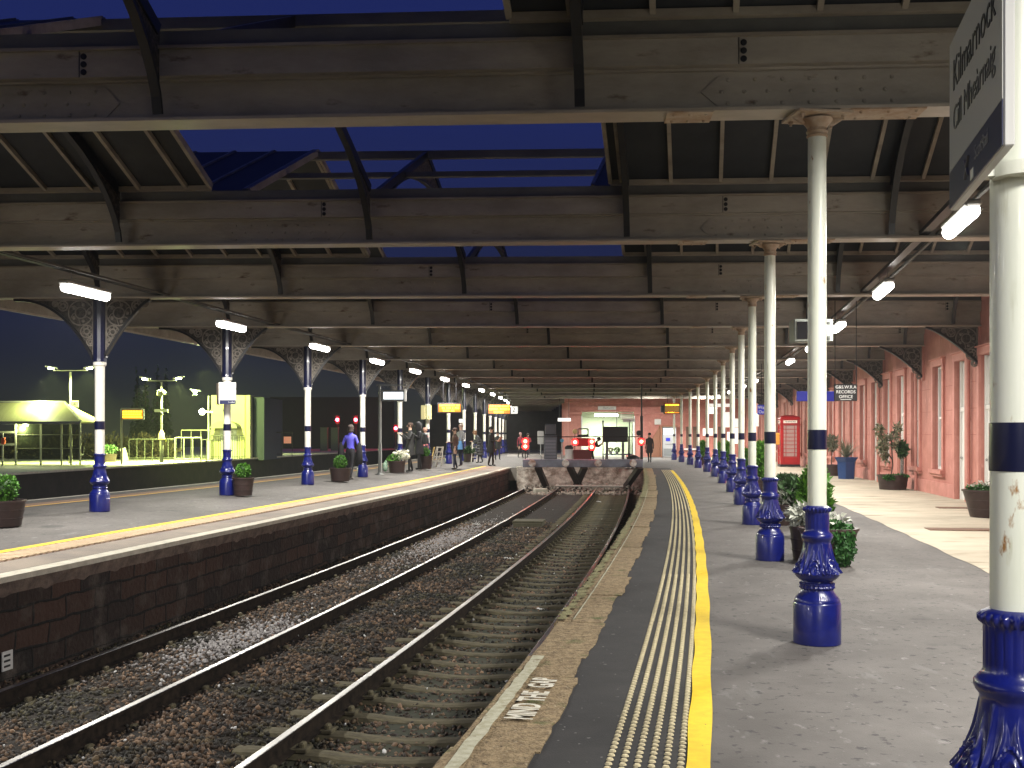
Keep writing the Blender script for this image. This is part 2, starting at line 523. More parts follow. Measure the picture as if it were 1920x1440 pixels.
# right platform: coping stones, dark strip, main asphalt, pale forecourt
mb = MB()
y = 1.2
joints = [1.2, 2.6, 3.7, 5.3, 6.9, 7.5, 8.9]
while y < 50:
    y = joints[-1] + rnd.uniform(1.2, 2.1); joints.append(min(y, 50.0))
joints = sorted(set(joints))
joints = [j for j in joints if j <= 50]
for a, b in zip(joints, joints[1:]):
    dz = rnd.uniform(-.008, .006)
    jx = rnd.uniform(-.015, .015); jo = rnd.uniform(-.03, .03)
    n = max(3, int((b - a) / .12))
    yy = seq(a + .006, b - .006, n)
    inner = [.42 + jo + rnd.uniform(-.012, .012) for _ in yy]
    outer = [jx + rnd.uniform(-.006, .006) for _ in yy]
    base = len(mb.v)
    for Y, i_, o_ in zip(yy, inner, outer):
        for (o, z) in ((o_ + .03, -.16), (o_, -.13), (o_, -.02 + dz), (o_ + .02, dz), (.2, dz), (i_, dz), (i_, -.1)):
            mb.v.append(tuple(EDGE.pt(Y, o, z)))
    for i in range(len(yy) - 1):
        for j in range(6):
            q = base + i * 7 + j
            mb.f.append([q, q + 1, q + 8, q + 7]); mb.mi.append(0); mb.smooth.append(False)
    for st in (base, base + (len(yy) - 1) * 7):
        mb.f.append([st + k for k in range(7)]); mb.mi.append(0); mb.smooth.append(False)
tag(mb.obj('platform_edge', M['coping']), kind='structure')
# moss strip on outer part further off, white line near
mb = MB()
def ragged(a, b, o0, o1, z, step, amp):
    ys_ = seq(a, b, int((b - a) / step)); base = len(mb.v)
    for Y in ys_:
        mb.v.append(tuple(EDGE.pt(Y, o0 + rnd.uniform(-amp, amp), z)))
        mb.v.append(tuple(EDGE.pt(Y, o1 + rnd.uniform(-amp, amp), z)))
    for i in range(len(ys_) - 1):
        q = base + i * 2
        mb.f.append([q, q + 1, q + 3, q + 2]); mb.mi.append(0); mb.smooth.append(False)
ragged(1.2, 7.45, .06, .135, .012, .09, .006)
tag(mb.obj('painted_line', M['worn_white']), kind='structure')
mb = MB()
ragged(8.9, 14.2, .02, .09, .012, .05, .035)
ragged(14.4, 26, .02, .10, .012, .08, .04)
ragged(26.2, 49, .02, .15, .013, .12, .05)
tag(mb.obj('moss', M['moss']), kind='structure')
mb = MB()
ragged(8.9, 30, .15, .163, .014, .2, .003)
tag(mb.obj('thin_line', M['worn_white']), kind='structure')
# lettering painted on the coping
M['letter_white'] = mat('white lettering paint', (.8, .78, .68), .8, col2=(.6, .56, .44), scale=18)
for w, Yc in (('MIND', 5.98), ('THE', 6.32), ('GAP', 6.66)):
    pt_ = EDGE.pt(Yc, .255, .0125)
    t_ = text(w, .215, M['letter_white'], None, pt_, (0, 0, R(90) + EDGE.rz(Yc)), ext=.0004, name='painted_lettering', sx=.62, off=.006)
    tag(t_, None, None, None, 'structure')

mb = MB()
ribbon(EDGE, seq(-3, 50, 106), [(.38, -.012), (1.35, -.004)], None, mb)
tag(mb.obj('platform_dark_strip', M['asphalt_dark']), kind='structure')
mb = MB()
yy = seq(-3, 76, 80); base = 0
for Y in yy:
    a = EDGE.pt(min(Y, 50), 1.24, 0) if Y < 50 else Vector((EDGE.x(50) + 1.2 - max(0, (Y - 50)) * 1.2, Y, 0))
    x0 = EDGE.x(Y) + 1.24 / math.cos(EDGE.rz(Y)) if Y <= 50.0 else EDGE.x(50) - 7
    x1 = FAC.x(max(Y, 0)) + .3 if Y > 8 else 9 + (Y - 8) * .15
    for q in range(7):
        mb.v.append((x0 + (x1 - x0) * q / 6, Y, 0))
for i in range(len(yy) - 1):
    for q in range(6):
        a = i * 7 + q; mb.f.append([a, a + 1, a + 8, a + 7]); mb.mi.append(0); mb.smooth.append(False)
tag(mb.obj('platform', M['asphalt']), kind='structure')
mb = MB()
yy = seq(-3, 74, 154)
for Y in yy:
    x0 = BND.x(Y) + .02 * math.sin(Y * 3.1); x1 = (FAC.x(Y) if Y > 8 else 7.9 + (Y - 8) * .15) + .25
    mb.v.append((x0, Y, .005)); mb.v.append((x1, Y, .005))
for i in range(len(yy) - 1):
    a = i * 2; mb.f.append([a, a + 1, a + 3, a + 2]); mb.mi.append(0); mb.smooth.append(False)
tag(mb.obj('pavement', M['concrete']), kind='structure')
# brown mats set in the pavement
for i, (px, py, w, d, lab) in enumerate(((1805, 994, 1.1, .42, 'rusty brown metal cover set in the pale pavement beside the nearest pot'),
                                         (1790, 953, .7, .35, 'small dark drain cover in the pale pavement in front of a white door'))):
    Y = 3100 / (py - HY); X = (px - CX) * Y / FPX
    m_ = MB(); m_.box((0, 0, .012), (w, d, .014), bev=.004)
    for k in range(8): m_.box((-w / 2 + w * (k + .5) / 8, 0, .0195), (w / 20, d * .9, .003))
    tag(m_.obj('drain_cover', mat('rusty cover %d' % i, (.16, .09, .06), .8), loc=(X, Y, 0), rz=FAC.rz(Y)), lab, 'drain cover', 'metal covers in the pavement')

# right wall face below coping
mb = MB(); uv = []
ribbon(EDGE, seq(-3, 50.2, 110), [(.05, -1.2), (.05, -.1)], None, mb, uv)
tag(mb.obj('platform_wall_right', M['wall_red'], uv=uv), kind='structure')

# tactile studs and yellow line on right platform
mb = MB()
SP = .0668
Y = 1.5
while Y < 22:
    for k in range(6):
        p = EDGE.pt(Y, .80 + k * SP, 0)
        r = .0165 if Y < 9 else .018
        if Y < 12:
            n = 8
            vs = [(p.x + r * 1.15 * math.cos(2 * PI * q / n), p.y + r * 1.15 * math.sin(2 * PI * q / n), -.002) for q in range(n)]
            vs += [(p.x + r * .8 * math.cos(2 * PI * q / n), p.y + r * .8 * math.sin(2 * PI * q / n), .007) for q in range(n)]
            fs = [[q, (q + 1) % n, n + (q + 1) % n, n + q] for q in range(n)] + [list(range(n, 2 * n))]
        else:
            vs = [(p.x + r * math.cos(PI / 2 * q + .78) * 1.1, p.y + r * 1.2 * math.sin(PI / 2 * q + .78), z) for z in (-.002, .007) for q in range(4)]
            fs = [[q, (q + 1) % 4, 4 + (q + 1) % 4, 4 + q] for q in range(4)] + [[4, 5, 6, 7]]
        mb.add(vs, fs)
    Y += SP
for k in range(6):
    o = .80 + k * SP
    ribbon(EDGE, seq(22, 47, 60), [(o - .014, -.002), (o - .009, .007), (o + .009, .007), (o + .014, -.002)], None, mb)
tag(mb.obj('tactile_studs', M['stud']), kind='structure')
mb = MB()
ribbon(EDGE, seq(1.2, 46.5, 200), [(lambda Y: 1.157 + .006 * math.sin(Y * 5), .004), (lambda Y: 1.276 + .005 * math.sin(Y * 3.3), .0042)], None, mb)
tag(mb.obj('yellow_line', M['yellow']), kind='structure')

# left platform
YL = seq(-4, 120, 124)
mb = MB(); uv = []
ribbon(EDGE, seq(-4, 50.2, 110), [(lo_, lambda Y: lh(Y) - .2), (lambda Y: lo_(Y) - .04, -1.2)][::-1], None, mb, uv)
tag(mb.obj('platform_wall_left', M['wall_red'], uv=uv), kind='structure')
mb = MB(); uv = []
ribbon(EDGE, seq(-4, 50.2, 220), [(lambda Y: lo_(Y) - .01 + .012 * math.sin(Y * 17), lambda Y: lh(Y) - .22 + .015 * math.sin(Y * 9.7)), (lambda Y: lo_(Y) + .03 + .01 * math.sin(Y * 11), lambda Y: lh(Y) - .1), (lambda Y: lo_(Y) + .045, lambda Y: lh(Y) - .05)], None, mb, uv)
tag(mb.obj('wall_cap', M['wall_cap'], uv=uv), kind='structure')
def lstrip(name, m, a, b, z, y0=-4, y1=50, n=110, mb=None):
    mb = mb or MB()
    def zz(o): return lambda Y: lh(Y) + z + (o * .04)
    ribbon(EDGE, seq(y0, y1, n), [(lambda Y: lo_(Y) - b, zz(b)), (lambda Y: lo_(Y) - a, zz(a))], None, mb)
    return tag(mb.obj(name, m), kind='structure')
mb = MB()
ribbon(EDGE, seq(-4, 50.1, 110), [(lambda Y: lo_(Y) - .16, lambda Y: lh(Y) + .004), (lambda Y: lo_(Y) + .05, lh), (lambda Y: lo_(Y) + .05, lambda Y: lh(Y) - .06)], None, mb)
tag(mb.obj('platform_white_edge', M['edge_white']), kind='structure')
lstrip('edge_slabs', M['slab'], .16, .66, 0.0)
lstrip('tactile_strip', M['buff'], .66, 1.14, 0.002)
lstrip('yellow_line_left', M['yellow'], 1.14, 1.28, .004)
# studs on left tactile strip
mb = MB(); Y = 8.5
while Y < 34:
    p = EDGE.pt(Y, lo_(Y) - .90, lh(Y) + .041)
    mb.box(p, (.45, .07, .014), Matrix.Rotation(EDGE.rz(Y), 3, 'Z'))
    Y += .1336
tag(mb.obj('tactile_studs_left', M['buff_stud']), kind='structure')
mb = MB()
yy = YL
for Y in yy:
    if Y <= 50:
        p = EDGE.pt(Y, lo_(Y) - 1.27, lh(Y) + .048); x0, z0 = p.x, p.z
        Yb = p.y
    else:
        x0, z0, Yb = EDGE.x(50) - 6.5, 0.0, Y
    xe = LFY.x(Y)
    x3 = xe + .05
    xm1 = x0 + (x3 - x0) * .5
    xr = 18.0
    if Y > 50.2:
        mb.v += [(x3 - 1.3, Y, lmid(Y)), (x3, Y, lmid(Y)), (xm1, Y, lmid(Y) * .9), (x0, Y, 0.0)]
    else:
        mb.v += [(x3 - 1.3, Y, .2), (x3, Y, .2), (xm1, Y, .2), (x0, Yb, z0)]
for i in range(len(yy) - 1):
    for q in range(3):
        a = i * 4 + q; mb.f.append([a, a + 1, a + 5, a + 4]); mb.mi.append(0); mb.smooth.append(True)
tag(mb.obj('left_platform', M['asphalt']), kind='structure')
# far-side line and tactile
mb = MB()
ribbon(LFY, seq(-2, 100, 90), [(-.12, lambda Y: lmid(Y) + .004), (0, lambda Y: lmid(Y) + .004)], None, mb)
tag(mb.obj('yellow_line_far', M['yellow_pale']), kind='structure')
mb = MB()
ribbon(LFY, seq(-2, 60, 60), [(-.58, lambda Y: lmid(Y) + .003), (-.13, lambda Y: lmid(Y) + .003)], None, mb)
tag(mb.obj('tactile_strip_far', M['buff']), kind='structure')
mb = MB(); uv = []
ribbon(LFY, seq(-2, 118, 90), [(-1.28, lambda Y: lmid(Y) - .01), (-1.28, -1.2)], None, mb, uv)
tag(mb.obj('platform_wall_far_side', M['wall_red'], uv=uv), kind='structure')
mb = MB()
ribbon(LFY, seq(-2, 118, 90), [(-1.3, lambda Y: lmid(Y) + .006), (-1.12, lambda Y: lmid(Y) + .004)], None, mb)
tag(mb.obj('platform_white_edge_far', M['edge_white']), kind='structure')
# concourse behind the buffer stop
mb = MB()
x0 = EDGE.x(50) - 7.5
mb.box((x0 + 9.5, 86, -.3), (19, 72, .594))
tag(mb.obj('concourse', mat('concourse paving', (.2, .18, .16), .7, col2=(.27, .25, .22), scale=.8, detail=6)), kind='structure')

# tracks
def rail_mb(off, y0, y1, crv=EDGE, z=RAIL):
    mb = MB()
    prof = [(-.07, -.158), (-.07, -.148), (-.012, -.135), (-.01, -.045), (-.035, -.035), (-.035, -.004), (-.03, 0), (.03, 0), (.035, -.004), (.035, -.035), (.01, -.045), (.012, -.135), (.07, -.148), (.07, -.158)]
    n = len(prof); ys_ = seq(y0, y1, int((y1 - y0) / .5))
    for Y in ys_:
        for (o, zz) in prof: mb.v.append(tuple(crv.pt(Y, off + o, z + zz)))
    for i in range(len(ys_) - 1):
        for j in range(n - 1):
            q = i * n + j
            mb.f.append([q, q + 1, q + n + 1, q + n]); mb.mi.append(1 if 5 <= j <= 7 else 0); mb.smooth.append(False)
    return mb
def track(name, label, offs, y0, y1, crv, style, z=RAIL, sp=.6):
    t = thing(name, label, 'railway track', (0, 0, 0), 0, 'railway tracks')
    for o in offs:
        rail_mb(o, y0, y1, crv, z).obj('rail', [M['rail_side'], M['rail_top']], t)
    cen = sum(offs) / 2
    Y = y0 + .3; k = 0
    sm = None
    while Y < min(y1, y0 + sp * 96) - .3:
        if sm is None:
            m_ = MB()
            if style == 'steel':
                n = 24; 
                prof = [(-.13, -.05), (-.11, -.012), (-.05, 0), (.05, 0), (.11, -.012), (.13, -.05)]
                for i in range(n + 1):
                    x = -1.22 + 2.44 * i / n
                    dz = -.055 * (1 - min(1, abs(abs(x) - .75) / .5) ** 2) * 0 + (.03 if abs(x) > .45 else .03 * (abs(x) / .45) ** 2)
                    for (yy_, zz) in prof: m_.v.append((x, yy_ * .85, zz + dz - .03))
                for i in range(n):
                    for j in range(5):
                        q = i * 6 + j
                        m_.f.append([q, q + 6, q + 7, q + 1]); m_.mi.append(0); m_.smooth.append(False)
                m_.v += []
            else:
                m_.box((0, 0, -.06), (2.55, .25, .12), bev=.012)
            for s_ in (-1, 1):
                m_.box((s_ * .752, 0, .015), (.34, .17, .03), bev=.005)
                for q in (-.11, .11): m_.box((s_ * .752 + q, 0, .045), (.05, .09, .05), bev=.012)
            sm = m_.obj('sleeper', M['sleeper'], t)
            o = sm
        else:
            o = sm.copy(); C.objects.link(o); o.parent = t
        p = crv.pt(Y, cen, z - .158 + (rnd.uniform(-.022, -.004) if style == 'steel' else rnd.uniform(-.045, -.018)))
        o.location = p
        o.rotation_euler = (0, 0, crv.rz(Y) + rnd.uniform(-.012, .012))
        Y += sp * (1 + rnd.uniform(-.04, .04)); k += 1
    return t
track('railway_track', 'curved railway track with dished sleepers beside the near right platform edge', (-2.11, -.635), 1.5, 50, EDGE, 'steel')
track('railway_track', 'curved railway track with timber sleepers along the dark brick wall of the left platform', (-5.345, -3.84), 1.5, 50, EDGE, 'timber', sp=.7)
FT = Curve([(p, FPE.x(p)) for p in (20, 50, 80)], 1)
track('railway_track', 'shiny railway track beyond the left platform, below the lit far platform', (1.45, 2.95), 6, 118, FT, 'timber', sp=1.15)
track('railway_track', 'railway track beyond the left platform, nearer of the two hidden below its far edge', (4.9, 6.4), 8, 118, FT, 'timber', sp=1.15)

# stones
def ico():
    bm = bmesh.new(); bmesh.ops.create_icosphere(bm, subdivisions=1, radius=1)
    v = np.array([p.co[:] for p in bm.verts]); f = np.array([[q.index for q in p.verts] for p in bm.faces]); bm.free()
    return v, f
IV, IF = ico()
def stones(name, pts, size, m, label=None, kind='stuff', flat=.7):
    n = len(pts); pts = np.asarray(pts)
    q = nr.normal(size=(n, 4)); q /= np.linalg.norm(q, axis=1)[:, None]
    w, x, y, z = q.T
    Rm = np.stack([1 - 2 * (y * y + z * z), 2 * (x * y - z * w), 2 * (x * z + y * w),
                   2 * (x * y + z * w), 1 - 2 * (x * x + z * z), 2 * (y * z - x * w),
                   2 * (x * z - y * w), 2 * (y * z + x * w), 1 - 2 * (x * x + y * y)], 1).reshape(n, 3, 3)
    sc = np.stack([nr.uniform(.7, 1.3, n), nr.uniform(.55, 1.0, n), nr.uniform(.4, .75, n)], 1) * (np.asarray(size).reshape(-1, 1) * np.ones((n, 1)))
    V = np.sign(IV[None]) * np.abs(IV[None]) ** .75 * nr.uniform(.7, 1.25, (n, len(IV), 1)) * sc[:, None, :]
    V = np.einsum('nij,nvj->nvi', Rm, V)
    V = V + pts[:, None, :]
    F = IF[None] + (np.arange(n) * len(IV))[:, None, None]
    V = V.reshape(-1, 3); F = F.reshape(-1, 3)
    me = bpy.data.meshes.new(name)
    me.vertices.add(len(V)); me.vertices.foreach_set('co', V.astype(np.float32).ravel())
    me.loops.add(len(F) * 3); me.loops.foreach_set('vertex_index', F.astype(np.int32).ravel())
    me.polygons.add(len(F)); me.polygons.foreach_set('loop_start', np.arange(len(F), dtype=np.int32) * 3)
    me.materials.append(m); me.update(); me.validate()
    o = link(bpy.data.objects.new(name, me))
    return tag(o, label, None, None, kind)
P = []; SZ = []
def bed(off):
    return float(np.interp(off, [-6.3, -5.0, -4.6, -3.9, -3.2, -2.8, -2.5, -1.4, -.35, 0], [-1.06, -1.055, -1.05, -1.05, -1.03, -1.03, -1.09, -1.115, -1.1, -1.08]))
for _ in range(56000):
    Y = 7.0 + (nr.rand() ** 1.7) * 24
    off = nr.uniform(-6.05, -.02)
    # leave sleeper tops of the steel track mostly clear between its rails
    if -2.55 < off < -.2 and nr.rand() < .3: continue
    p = EDGE.pt(Y, off, bed(off) + nr.uniform(-.01, .022))
    P.append(p[:]); SZ.append(nr.uniform(.012, .034) * (1 + .25 * (Y > 16)))
stones('ballast', P, SZ, M['ballast_stone'], 'brown crushed stone ballast lying between and beside the rails')
P = []; SZ = []
for _ in range(2600):
    if nr.rand() < .35: Y = nr.normal(12.6, .9); off = nr.normal(-4.5, .22)
    else: Y = nr.normal(25.5, 2.6); off = nr.normal(-4.6, .28)
    if off > -3.95 or off < -5.2: continue
    P.append(EDGE.pt(Y, off, bed(off) + nr.uniform(.01, .04))[:]); SZ.append(nr.uniform(.014, .03))
stones('pale_ballast', P, SZ, M['ballast_pale'], 'patches of pale grey stone between the rails of the left track')
P = []; SZ = []
for _ in range(150):
    Y = 7.5 + nr.rand() ** 1.6 * 30; off = nr.uniform(-5.8, -.4)
    P.append(EDGE.pt(Y, off, bed(off) + .045)[:]); SZ.append(nr.uniform(.009, .02))
stones('litter_scraps', P, SZ, M['paper'], 'small scraps of white litter scattered over the ballast')
# single larger pieces of litter
for (px, py, s_, lab) in ((893, 987, .11, 'crumpled white litter on the ballast beside the middle rails'), (953, 1052, .1, 'white torn paper lying in the gap between the two tracks'),
                          (1013, 1149, .06, 'small round white litter between the rails of the near track'), (1123, 944, .12, 'flat white litter far down between the rails of the near track')):
    Y = 2.6 * 2000 / (py - HY); X = (px - CX) * Y / FPX
    m_ = MB(); k = 9
    vs = []
    for i in range(k):
        for j in range(3):
            vs.append(((i / (k - 1) - .5) * s_ * 2, (j - 1) * s_ * .5 + rnd.uniform(-.01, .01), .02 + s_ * .35 * abs(math.sin(i * 1.3 + j)) + rnd.uniform(0, .01)))
    fs = [[i * 3 + j, i * 3 + j + 3, i * 3 + j + 4, i * 3 + j + 1] for i in range(k - 1) for j in range(2)]
    m_.add(vs, fs)
    tag(m_.obj('litter', M['paper'], loc=(X, Y, -1.03), rz=rnd.uniform(0, 3)), lab, 'litter', 'litter on the tracks')
# low concrete trough lid between the tracks
m_ = MB(); Y = 2.6 * 2000 / (988 - HY); X = (992 - CX) * Y / FPX
m_.box((0, 0, .06), (.8, .9, .12), bev=.01); m_.box((0, 0, .15), (.86, .8, .05), bev=.01)
tag(m_.obj('cable_pit', mat('old concrete', (.13, .12, .08), .9, col2=(.09, .085, .05), scale=5), loc=(X, Y, -1.03), rz=EDGE.rz(Y)), 'low green stained concrete cable pit lid between the two tracks', 'cable pit')

# small plate on the left wall
Yp = 10.02
o_ = bpy.data.objects.new('wall_plate', None)
p_ = EDGE.pt(Yp, -5.915, -.79)
T_ = thing('wall_plate', 'small white plate with worn marks low on the dark brick wall at the left edge', 'wall plate', p_ + Vector((.03, 0, 0)), EDGE.rz(Yp))
m_ = MB(); m_.box((.01, 0, 0), (.012, .17, .2)); m_.obj('plate', M['sign_white'], T_)
m_ = MB()
for q in range(3): m_.box((.018, -.01, .055 - q * .055), (.003, .1, .022))
m_.obj('worn_marks', M['ink'], T_)
# ---------------------------------------------------------------- iron columns
NC = 13
CY = [3.232] + [7.948 + 5.241 * (k - 2) for k in range(2, NC + 1)]
CXs = [1.522, 2.273, 3.19, 4.15, 5.09, 5.97, 6.76, 7.51, 8.17, 8.70, 9.2, 9.59, 9.97]
SL = [-.059, -.059, -.057, -.03, -.012, 0.0, .004, .006, .008, .01, .01, .01, .01]
LCpx = [None, None, None, 187, 426, 577, 680, 750, 802, 841, 870, 891, 908]
# left column (x, y) for each girder k = 1..13, then five further ones
LC = []
for k in range(NC):
    y0 = CY[k]
    if LCpx[k] is None:
        x = {0: -9.6, 1: -8.85, 2: -7.98}[k]
    else:
        x = (LCpx[k] - CX) * y0 / FPX
        for _ in range(3):
            yy_ = CY[k] + SL[k] * (x - CXs[k]); x = (LCpx[k] - CX) * yy_ / FPX
    LC.append((x, CY[k] + SL[k] * (x - CXs[k])))
BOT, TOPB, RID = 3.94, 4.58, 5.82
FAR_N = 9
for j in range(FAR_N):                     # girders beyond the last right column
    CY.append(CY[-1] + 5.24); CXs.append(CXs[-1] + .36 * (.9 ** j)); SL.append(.01)
    y_ = CY[-1]; px = [919, 929, 937, 943, 948, 952, 955, 958, 960][j]
    LC.append(((px - CX) * y_ / FPX, y_ - .1))
NB = len(CY)
def gy(k, X): return CY[k] + SL[k] * (X - CXs[k])
def bay(k, a, t, z=0.0):
    A = Vector((CXs[k] + a, gy(k, CXs[k] + a), z)); B = Vector((CXs[k + 1] + a, gy(k + 1, CXs[k + 1] + a), z))
    return A.lerp(B, t)
def pitch(t): return TOPB + .03 + (RID - TOPB - .03) * (1 - abs(2 * t - 1))

def base_profile():
    return [(.160, 0), (.173, .004), (.173, .298), (.169, .306), (.165, .310), (.164, .325), (.152, .343), (.135, .36), (.122, .385), (.116, .398), (.116, .405),
            (.126, .412), (.128, .42), (.122, .43), (.126, .44), (.124, .45), (.112, .456), (.11, .462), (.134, .476), (.152, .492), (.163, .51), (.164, .522), (.158, .536),
            (.148, .552), (.138, .57), (.129, .59), (.121, .612), (.114, .635), (.108, .66), (.103, .69), (.099, .715), (.096, .745), (.1, .762), (.11, .775), (.116, .79),
            (.115, .803), (.105, .815), (.095, .825), (.088, .838), (.087, .86), (.087, .9), (.087, .95), (.088, .972), (.096, .982), (.101, .992), (.101, 1.003), (.094, 1.012), (.078, 1.02), (.07, 1.023)]
def leafmod(th, z):
    r = 1.0
    if .52 < z < .75:
        n = 6
        u = ((th / (2 * PI) * n) % 1.0 - .5) * 2; v = (z - .535) / .2
        a = math.atan2(u * 1.1, v + .35); d = math.hypot(u * .9, v * .9)
        if d < 1.0:
            r += .15 * (0.5 + .5 * math.cos(a * 9)) ** 1.5 * (1 - d) ** .4 * (1 if v > -.05 else .4)
        # scrolls between leaves
        u2 = abs(abs(u) - 1); w = math.hypot(u2 * .9, (v - .12) * 1.4)
        if w < .5: r += .10 * (.5 + .5 * math.cos(w * 24))
    elif .84 <= z <= .96: r += .035 * (abs(math.cos(th * 10)) ** .6) - .02
    elif .98 <= z <= 1.008: r += .05 * math.cos(th * 22)
    elif .405 <= z <= .452: r += .03 * math.cos(th * 24)
    elif .33 <= z <= .38: r += .025 * (math.cos(th * 4) > .2) * (.5 + .5 * math.cos(th * 60))
    return r
def fine(prof, n):
    out = []
    for (a, b) in zip(prof, prof[1:]):
        L = abs(b[1] - a[1]); m_ = max(1, int(L / n)) if .5 < a[1] < .76 else 1
        for i in range(m_): out.append((a[0] + (b[0] - a[0]) * i / m_, a[1] + (b[1] - a[1]) * i / m_))
    out.append(prof[-1]); return out
base_hi = MB(); base_hi.lathe(fine(base_profile(), .006), 192, mod=leafmod)
base_lo = MB(); base_lo.lathe(base_profile(), 40, mod=lambda th, z: 1 + (leafmod(th, z) - 1) * .9)

def right_column():
    t = thing('iron_column', 'x', 'iron column', (0, 0, 0), 0, 'iron columns along the right platform')
    b = base_hi.obj('base', M['blue'], t)
    s = MB(); s.lathe([(.069, 1.0), (.0685, 1.42), (.0685, 2.4), (.066, 3.77)], 32, cap=False)
    s.obj('shaft', M['cream'], t)
    s = MB(); s.lathe([(.0708, 1.44), (.0712, 1.442), (.0708, 1.585), (.068, 1.587)], 32, cap=False)
    s.obj('painted_band', M['blue_dark'], t)
    s = MB()
    s.lathe([(.066, 3.76), (.075, 3.765), (.077, 3.775), (.070, 3.785), (.077, 3.795), (.080, 3.805), (.072, 3.815), (.07, 3.83), (.082, 3.85), (.1, 3.872), (.112, 3.885), (.114, 3.895), (.09, 3.9)], 32)
    s.box((0, 0, 3.917), (.42, .34, .022), bev=.004)
    s.box((0, 0, 3.9335), (.40, .20, .012))
    for q in (-1, 1):
        s.prism([(q * .09, 3.906), (q * .2, 3.906), (q * .12, 3.86), (q * .1, 3.86)] [::q], -.012, .012)
        for w in (-.11, .11):
            s.lathe([(.02, 3.888), (.02, 3.906)], 6, (q * .16, w, 0)); s.lathe([(.01, 3.872), (.01, 3.888)], 6, (q * .16, w, 0))
    s.obj('capital', M['iron_rusty'], t)
    return t
ords = ['nearest', 'second', 'third', 'fourth', 'fifth', 'sixth', 'seventh', 'eighth', 'ninth', 'tenth', 'eleventh', 'twelfth', 'last']
proto = right_column()
for k in range(NC):
    o = proto if k == 0 else copy_tree(proto)
    o.location = (CXs[k], CY[k], 0)
    o.rotation_euler = (0, 0, rnd.uniform(-.2, .2) if k else 0)
    if k > 4:
        for ch in o.children:
            if ch.name.startswith('base'): 
                pass
    o['label'] = ('nearest cream iron column, at the right edge of the photo, holding the name sign' if k == 0 else
                  '%s blue based cream iron column from the camera on the right platform' % ords[k] if k < NC - 1 else
                  'farthest cream iron column on the right platform, under the orange departure board')

def scroll_rings(mb, cs, y0=0, flat=True, M_=None):
    for (cx_, cz_, r_) in cs:
        n = 20
        for rr in (r_, r_ * .45):
            pts = [Vector((cx_ + rr * math.cos(2 * PI * i / n), y0, cz_ + rr * math.sin(2 * PI * i / n))) for i in range(n + 1)]
            if M_: pts = [M_ @ p for p in pts]
            mb.tube(pts, .016, 5, caps=False)
        for a in range(6):
            p0 = Vector((cx_ + r_ * .45 * math.cos(a * PI / 3), y0, cz_ + r_ * .45 * math.sin(a * PI / 3)))
            p1 = Vector((cx_ + r_ * .95 * math.cos(a * PI / 3 + .5), y0, cz_ + r_ * .95 * math.sin(a * PI / 3 + .5)))
            if M_: p0 = M_ @ p0; p1 = M_ @ p1
            mb.tube([p0, (p0 + p1) / 2 + Vector((0, 0, .03)), p1], .012, 4, caps=False)

def bracket_parts(t, sx, w, h, ztop, x0, mflange, mweb, exp=1.4, mscroll=None):
    mscroll = mscroll or M['scroll']
    """arched spandrel bracket: vertical side at x0, width w outwards (sx=+-1), height h down from ztop"""
    n = 18
    crv_ = []
    for i in range(n + 1):
        th = i / n
        crv_.append((x0 + w * th, ztop - h * (1 - th) ** exp))
    f = MB()
    for a, b in zip(crv_, crv_[1:]):
        f.bar((sx * a[0], 0, a[1] - .02), (sx * b[0], 0, b[1] - .02), .09, .045, up=(0, 1, 0)) if False else f.bar((sx * a[0], 0, a[1] - .02), (sx * b[0], 0, b[1] - .02), .045, .09, up=(0, 1, 0))
    f.bar((sx * x0, 0, ztop - h - .06), (sx * crv_[0][0], 0, crv_[0][1]), .05, .09, up=(0, 1, 0))
    f.obj('arched_flange', mflange, t)
    g_ = MB()
    # rim strips and scrollwork instead of a solid plate
    g_.bar((sx * (x0 + .015), 0, ztop - h), (sx * (x0 + .015), 0, ztop), .03, .03)
    g_.bar((sx * x0, 0, ztop - .02), (sx * (x0 + w), 0, ztop - .02), .03, .03)
    r1 = .5 * (w + h - math.hypot(w, h)) * (.86 if exp < 2 else .62)
    cs = [(sx * (x0 + r1 + .02), ztop - r1 - .03, r1), (sx * (x0 + r1 * .55 + .01), ztop - 2 * r1 - .03 - r1 * .5, r1 * .5), (sx * (x0 + 2 * r1 + .03 + r1 * .4), ztop - .03 - r1 * .42, r1 * .4),
          (sx * (x0 + r1 * .3), ztop - 2 * r1 - .03 - r1 * 1.35, r1 * .3), (sx * (x0 + 2 * r1 + r1 * 1.2), ztop - .03 - r1 * .25, r1 * .22)]
    scroll_rings(g_, cs)
    for (cx_, cz_, r_) in cs:
        for q in range(5):
            a = q * 1.25; g_.sphere((cx_ + r_ * .68 * math.cos(a), 0, cz_ + r_ * .68 * math.sin(a)), r_ * .17, 6, 4, (1, .4, 1))
    g_.obj('scrollwork', mscroll, t); g_ = MB()
    poly = [(sx * x0, ztop)] + [(sx * a, b) for a, b in reversed(crv_)]
    g_.prism(poly if sx < 0 else poly[::-1], -.004, .004)
    g_.obj('scroll_web', mweb, t)

